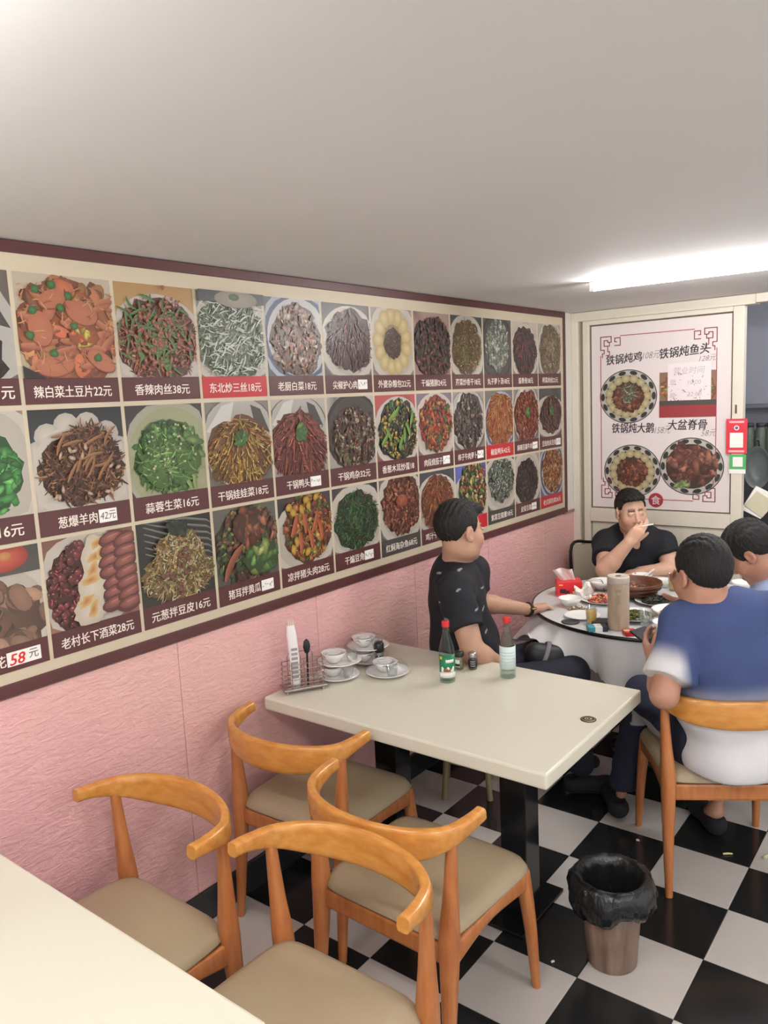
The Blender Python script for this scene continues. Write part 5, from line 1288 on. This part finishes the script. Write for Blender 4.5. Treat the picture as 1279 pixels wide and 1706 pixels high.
# ---- man in the black v-neck shirt with the cigarette
p2 = thing('person', 'man in a plain black v-neck shirt facing the room, cigarette at his mouth', 'person', (-1.72, 4.56, 0))
hip = V(-1.735, 4.60, .50); nk = V(-1.648, 4.475, 1.00); tf = unit((.50, -.86, -.0))
hc = at(1051, 852, 4.47); hM = frame((.62, -.74, -.16), (-.02, -.12, 1)); hs = .99
SK2 = (200, 158, 134)
rs = at(1010, 905, 4.60); ls = at(1103, 906, 4.58); re = at(1008, 949, 4.38); rw = at(1047, 904, 4.30); le = at(1122, 950, 4.50); lw = at(1066, 953, 4.46)
B = Field(); head(B, hc, hM, hs, nk+V(.0, 0, -.02)); torso(B, hip, nk, tf, 0, 1.06, .02)
B.cone(nk+V(0, 0, -.06), rs, .062, .062, .05); B.cone(nk+V(0, 0, -.06), ls, .062, .062, .05)
arm(B, rs, re, rw, fat=1.12); arm(B, ls, le, lw, fat=1.12)
leg(B, hip+V(-.08, -.02, -.02), V(-1.62, 4.22, .50), V(-1.60, 4.24, .1)); leg(B, hip+V(.09, .02, -.02), V(-1.36, 4.32, .50), V(-1.36, 4.34, .1))
mouth = at(1069, 877, 4.27)
tips = hand(B, rw, at(1069, 876, 4.27)-rw, unit(hc-rw)+V(.2, .3, 0), -1, (.35, .38, .62, .75), .95, thumb=(.5, .8, .6), spread=-.35)
hand(B, lw, at(1048, 956, 4.41)-lw, (0, 0, -1), 1, (.2, .25, .3, .3), .95)
finish('body', B, M_skin, p2, lambda P, t: head_cols(P, t, hc, hM, hs, SK2))
S = Field(); torso(S, hip+V(0, 0, -.02), nk, tf, .016, 1.08, .03)
S.cone(nk+V(0, 0, -.06), rs, .075, .078, .05); S.cone(nk+V(0, 0, -.06), ls, .075, .078, .05)
sleeve(S, rs, re, .60, .076, .078); sleeve(S, ls, le, .46, .074, .076)
S.ell(nk+V(0, 0, .05), (.066, .066, .07), .012, -1, 's'); fr_ = tf*.12
S.cone(at(1054, 892, 4.52), at(1062, 912, 4.525), .05, .02, .008, -1, 's')
finish('shirt', S, M_cloth, p2, flat((22, 23, 30)), .002, 15)
T = Field(); torso(T, hip+V(0, 0, -.03), hip+V(.02, -.02, .16), tf, .010, 1.0)
leg(T, hip+V(-.08, -.02, -.02), V(-1.62, 4.22, .50), V(-1.60, 4.24, .14), .016); leg(T, hip+V(.09, .02, -.02), V(-1.36, 4.32, .50), V(-1.36, 4.34, .14), .016)
finish('trousers', T, M_cloth, p2, flat((44, 44, 50)), .002, 16, .008)
shoe(p2, V(-1.62, 4.25, 0), (.4, -.9, 0), 'black shoe', M_cloth); shoe(p2, V(-1.36, 4.36, 0), (.4, -.9, 0), 'black shoe', M_cloth)
hair(hc, hM, hs, p2, [(-.12, -.04), (-.085, -.04), (-.045, -.02), (-.02, .03), (.005, .04), (.02, .022), (.034, .03), (.048, .075), (.085, .097), (.12, .10)], .007, -.006, .35, ((.0, .054, .094), (.058, .044, .022)))
cg = thing('cigarette', 'lit white cigarette between the fingers of the man in the plain black shirt', 'cigarette', tuple(mouth))
cdir = unit(CR*.95+CU*.22-CF*.35)
MB().sweep([cdir*.002, cdir*.062], .0040, 10).build('paper', M_sticker, cg, smooth=True)
MB().sweep([cdir*-.022, cdir*.002], .0041, 10).build('filter', mat('filter_tan', (216, 180, 130), .7), cg, smooth=True)
MB().sweep([cdir*.062, cdir*.068], .0038, 10).build('ash', mat('ash_grey', (120, 112, 108), .9), cg, smooth=True)
fc = thing('metal_chair', 'beige backed chair with dark metal tube frame behind the man in the plain black shirt', 'chair', (-1.76, 4.52, 0), math.atan2(-.50, -.86)+0.0)
# local +y of the chair is the sitter's forward
fc.rotation_euler = (0, 0, math.atan2(-tf[0], tf[1]))
M_tube2 = mat('dark_tube', (40, 38, 40), .3, metal=.8)
MB().box(-.22, .22, -.20, .20, .395, .43, .01).build('seat', mat('beige_vinyl', (176, 166, 146), .5), fc)
bk = MB(); vs = []; fs = []
for i in range(13):
    u = -1+2*i/12
    for z, yy in ((.50, -.222), (.86, -.262)):
        for e in (0, .02): vs.append((u*.235, yy-e+.03*u*u, z))
for i in range(12):
    b = 4*i; fs += [(b, b+4, b+6, b+2), (b+1, b+3, b+7, b+5), (b+2, b+6, b+7, b+3), (b, b+1, b+5, b+4)]
fs += [(0, 2, 3, 1), (48, 49, 51, 50)]
bk.add(vs, fs).build('backrest', mat('beige_vinyl'), fc, smooth=False)
MB().sweep(smooth_path([(-.24, -.19, .40), (-.245, -.2, .6), (-.243, -.235, .86), (-.12, -.268, .872), (0, -.275, .874), (.12, -.268, .872), (.243, -.235, .86), (.245, -.2, .6), (.24, -.19, .40)], 5), .010, 10).build('back_tube', M_tube2, fc, smooth=True)
for s in (-1, 1):
    for yy in (-.18, .18): MB().sweep([(s*.20, yy*.9, .40), (s*.22, yy*1.15, 0)], .011, 10).build('leg', M_tube2, fc, smooth=True)

# ---- man in the blue and white dip dyed shirt, seen from behind
p3 = thing('person', 'man seen from behind in a blue shirt fading to white, phone in his left hand', 'person', (-.72, 2.90, 0))
hip = V(-.715, 2.91, .52); nk = V(-.735, 2.80, 1.085); tf = unit((-.53, .85, 0))
hc = at(1170, 959, 2.74); hM = frame((-.76, .60, -.30), (-.18, .18, 1)); hs = 1.01
SK3 = (178, 130, 108)
rt_ = np.cross(tf, V(0, 0, 1)); ls = nk-rt_*.118+V(0, 0, -.085); rs = nk+rt_*.185+V(0, 0, -.055)
le = at(1106, 1158, 2.70); lw = at(1089, 1108, 2.93); re = V(-.60, 3.17, .85); rw = at(1158, 1008, 2.96)
B = Field(); head(B, hc, hM, hs, nk+V(0, 0, -.02), .84); torso(B, hip, nk, tf, 0, 1.05, .02)
B.cone(nk+V(0, 0, -.05), rs, .062, .062, .05); B.cone(nk+V(0, 0, -.05), ls, .062, .062, .05)
arm(B, ls, le, lw, fat=1.05); arm(B, rs, re, rw, fat=1.0)
kl_, kr_ = V(-1.10, 3.12, .56), V(-.75, 3.30, .56); al = V(*on(1034, 1322, .10)); ar = EYE+(CF+CR*((1190-639.5)/FPX)-CU*((1352-853.0)/FPX))*((.09-1.84)/float((CF+CR*((1190-639.5)/FPX)-CU*((1352-853.0)/FPX))[2]))
leg(B, hip+V(-.08, -.04, 0), kl_, al); leg(B, hip+V(.08, .06, 0), kr_, ar)
hand(B, lw, at(1077, 1073, 3.0)-lw, unit(V(.75, .45, .35)), -1, (.35, .42, .45, .5), .95, thumb=(.4, .8, .5))
hand(B, rw, at(1144, 985, 2.98)-rw, unit(hc-rw)+V(0, -.1, 0), -1, (.5, .55, .7, .8), .95)
B.cone(ar, ar+V(-.03, .04, -.045), .037, .034, .02)
finish('body', B, M_skin, p3, lambda P, t: head_cols(P, t, hc, hM, hs, SK3))
S = Field(); torso(S, hip+V(.03, -.03, -.02), nk, tf, .016, 1.06, .03)
S.cone(nk+V(0, 0, -.05), rs, .074, .078, .05); S.cone(nk+V(0, 0, -.05), ls, .074, .078, .05)
sleeve(S, ls, le, .76, .078, .088, .008); sleeve(S, rs, re, .62, .078, .08)
S.ell(nk+V(-.02, .03, .075), (.068, .068, .075), .012, -1, 's'); S.plane((0, 0, .462), (0, 0, -1))
def cols3(P, t):
    blue, pale = np.array(L((60, 74, 116))), np.array(L((206, 204, 206)))
    d = np.linalg.norm(P-ls, axis=1)
    ua = unit(le-ls); q = (P-ls)@ua; rr_ = np.linalg.norm(P-ls-q[:, None]*ua, axis=1); wa = (t == 1)*np.clip((.118-rr_)/.03, 0, 1)*np.clip((((P-nk)@(-rt_))-.12)/.04, 0, 1)
    ss = lambda x: np.clip(x, 0, 1)**2*(3-2*np.clip(x, 0, 1))
    f = wa*ss((q-.075)/.09)+(1-wa)*ss((.83-P[:, 2])/.17)
    return blue*(1-f)[:, None]+pale*f[:, None]
finish('shirt', S, M_cloth, p3, cols3, .0042, 25, None, None, .8)
T = Field(); torso(T, hip+V(0, 0, -.025), hip+V(-.01, .01, .16), tf, .010, 1.06)
leg(T, hip+V(-.08, -.04, -.01), kl_, al, .02); T.cone(hip+V(.08, .06, -.01), kr_, .1, .076, .04); T.cone(kr_, ar+V(0, 0, .14), .078, .07, .03)
T.plane((0, 0, .14), (0, 0, -1))
def colsT(P, t):
    C = np.tile(np.array(L((33, 38, 56))), (len(P), 1)); u = unit(kl_-hip); q = (P-hip)@u
    m = (q > .16) & (q < .42) & (((P-hip)@(-rt_)) > .02) & (P[:, 2] > .455) & (P[:, 2] < .525); C[m] = L((168, 168, 172)); return C
finish('trousers', T, M_cloth, p3, colsT, .0026, 26)
shoe(p3, V(float(al[0]), float(al[1])-.03, 0), (-.5, .8, 0), 'black slipper', M_cloth)
shoe(p3, V(float(ar[0])+.01, float(ar[1])-.02, 0), (-.60, .75, 0), 'black slipper', M_cloth)
hair(hc, hM, hs, p3, [(-.12, -.062), (-.085, -.058), (-.045, -.035), (-.02, .02), (.005, .03), (.02, .015), (.035, .03), (.05, .07), (.12, .085)], .010, .006, .1)
ph_ = thing('phone', 'black smartphone held at the table edge by the man in the blue shirt', 'phone', tuple(at(1082, 1064, 3.02)))
o = MB().box(-.037, .037, -.078, .078, -.004, .004, .003).build('case', mat('black_plastic'), ph_)
o2 = MB().box(-.034, .034, -.072, .072, .0041, .0046).build('screen', mat('phone_screen', (70, 72, 78), .08), ph_)
ph_.rotation_euler = (.25, -.15, .95)

# ---- man with bowed head at the right
p4 = thing('person', 'dark haired man in a pale blue shirt bowing over the table at the right edge', 'person', (-.42, 3.80, 0))
hip = V(-.40, 3.80, .50); nk = at(1298, 958, 3.47); tf = unit((-.97, .1, -.0))
hc = at(1251, 921, 3.36); hM = frame((-.72, -.05, -.62), (-.62, -.06, .75)); hs = .99
SK4 = (178, 130, 108)
rt_ = np.cross(tf, V(0, 0, 1)); ls = nk-rt_*.19+V(.02, 0, -.05); rs = nk+rt_*.19+V(.02, 0, -.05)
le = ls+V(-.06, -.10, -.26); lw = le+V(-.21, .12, .05); re = rs+V(-.06, .08, -.22); rw = re+V(-.22, -.02, .02)
B = Field(); head(B, hc, hM, hs, nk+V(0, 0, -.02)); torso(B, hip, nk, tf, 0, 1.0)
B.cone(nk+V(0, 0, -.05), rs, .062, .062, .05); B.cone(nk+V(0, 0, -.05), ls, .062, .062, .05)
arm(B, ls, le, lw); arm(B, rs, re, rw)
hand(B, lw, (-.9, .3, 0), (0, 0, -1), 1, (.3, .35, .4, .4), .95); hand(B, rw, (-.95, -.1, 0), (0, 0, -1), -1, (.3, .35, .4, .4), .95)
leg(B, hip+V(0, -.09, 0), V(-.80, 3.66, .56), V(-.80, 3.66, .1)); leg(B, hip+V(0, .09, 0), V(-.80, 3.92, .56), V(-.80, 3.92, .1))
finish('body', B, M_skin, p4, lambda P, t: head_cols(P, t, hc, hM, hs, SK4))
S = Field(); torso(S, hip+V(0, 0, -.02), nk, tf, .016, 1.03, .02)
S.cone(nk+V(0, 0, -.05), rs, .074, .076, .05); S.cone(nk+V(0, 0, -.05), ls, .074, .076, .05); S.cone(nk+V(0, 0, -.05), nk+V(-.02, 0, .03), .085, .072, .03)
sleeve(S, ls, le, .7, .074, .076); sleeve(S, rs, re, .7, .074, .076)
S.ell(nk+V(-.06, 0, .06), (.066, .066, .07), .010, -1, 's')
finish('shirt', S, M_cloth, p4, flat((166, 182, 220)), .0024, 35)
T = Field(); torso(T, hip+V(0, 0, -.025), hip+V(-.03, 0, .16), tf, .010, 1.0)
leg(T, hip+V(0, -.09, -.01), V(-.80, 3.66, .56), V(-.80, 3.66, .14), .018); leg(T, hip+V(0, .09, -.01), V(-.80, 3.92, .56), V(-.80, 3.92, .14), .018)
finish('trousers', T, M_cloth, p4, flat((40, 42, 54)), .002, 36, .008)
shoe(p4, V(-.78, 3.66, 0), (-.9, .1, 0), 'black shoe', M_cloth); shoe(p4, V(-.78, 3.92, 0), (-.9, .1, 0), 'black shoe', M_cloth)
hair(hc, hM, hs, p4, [(-.12, -.06), (-.085, -.055), (-.045, -.03), (-.02, .0), (.0, .015), (.012, -.025), (.035, -.02), (.05, .04), (.085, .06), (.12, .066)], .010, .004, .3, ((0, .06, .08), (.062, .05, .03)))
place((-.36, 3.80, 0), PI/2+.03, 'elbow chair carrying the man in the pale blue shirt at the right edge')

# black bag tucked between the wall side man and the tablecloth
bgp = at(908, 1084, 3.60)
bg = thing('black_bag', 'black rounded bag with a grey band at the left edge of the tablecloth', 'bag', tuple(bgp))
Fd = Field(); Fd.cone((-.045, 0, -.01), (.045, 0, -.02), .05, .046, .01); Fd.cone((-.04, 0, -.06), (.05, 0, -.06), .045, .045, .03)
P, F, t_ = Fd.mesh(.005); net_obj('body', P+bgp, F, None, mat('black_leather'), bg)
MB().sweep([(-.012+.03*math.sin(2*PI*i/24), .051*math.cos(2*PI*i/24), -.035+.075*math.sin(2*PI*i/24)) for i in range(24)], [(.003, .011)]*24, 8, up=(1, 0, 0), closed=True).build('band', mat('grey_band', (120, 118, 118), .7), bg, smooth=True)
bg.rotation_euler = (0, 0, .6)

# ------------------------------------------------------------------ things in the passage behind the door
cb = thing('kitchen_cabinet', 'dark cabinet standing in the dim passage behind the door', 'cabinet', (-1.05, 6.28, 0))
M_dk = mat('dark_grey_steel', (70, 70, 74), .5)
MB().box(-.6, .6, -.3, .3, 0, 1.28, .006).build('carcass', M_dk, cb)
MB().box(-.62, .62, -.33, .31, 1.28, 1.31, .004).build('worktop', mat('dark_top', (84, 86, 92), .35), cb)
for s in (-1, 1):
    MB().box(s*.29-.28, s*.29+.28, -.315, -.3, .08, 1.24, .003).build('door', mat('door_grey', (58, 58, 62), .5), cb)
sh = thing('wall_shelf', 'pale narrow shelf on the dim wall behind the door', 'shelf', (-1.35, 6.48, 1.64))
MB().box(-.5, .55, -.12, .12, 0, .025, .003).build('board', mat('shelf_grey', (120, 122, 128), .6), sh)
for s in (-.4, .4): MB().box(s-.01, s+.01, -.10, .12, -.10, 0).build('bracket', M_dk, sh)
for k, x in enumerate((-1.42, -1.34, -1.27)):
    t = thing('storage_jar', ('leftmost', 'middle', 'rightmost')[k]+' of the dull green jars on the cabinet behind the door', 'jar', (x, 6.22, 1.31), 0, 'jars in the dim passage')
    MB().lathe([(.04, 0), (.042, .01), (.042, .16), (.03, .19), (.03, .2)], 20).build('body', mat('dull_green', (96, 108, 96), .4), t, smooth=True)
    MB().lathe([(.034, .198), (.034, .225), (.0001, .226)], 20).build('lid', M_dk, t, smooth=True)
f_ = thing('round_basin', 'pale round basin hanging edge on behind the open side of the door', 'basin', (-1.10, 5.02, 1.33), 0)
mb = MB(); mb.lathe([(.06, .05), (.10, .03), (.125, 0), (.128, 0), (.104, .034), (.06, .056)], 36, cap0=True, cap1=True); mb.v = [(p[0]*.6, p[2], p[1]) for p in mb.v]
mb.build('body', mat('pale_plastic', (96, 102, 102), .35), f_, smooth=True)
MB().sweep([(0, .05, .12), (0, .02, .16), (0, 0, .17)], .006, 8).build('hanging_hook', M_metal, f_)
nb = thing('white_papers', 'white paper pad sticking out behind the door edge', 'paper', (-1.115, 4.96, 1.06), .3)
o = MB().box(-.06, .06, -.01, .01, 0, .16, .002).build('pad', M_sticker, nb); o.rotation_euler = (0, .5, 0)
o = MB().box(-.06, .06, -.018, -.010, .02, .13, .002).build('cover_sheet', mat('yellowed', (196, 188, 160), .6), nb); o.rotation_euler = (0, .65, 0)
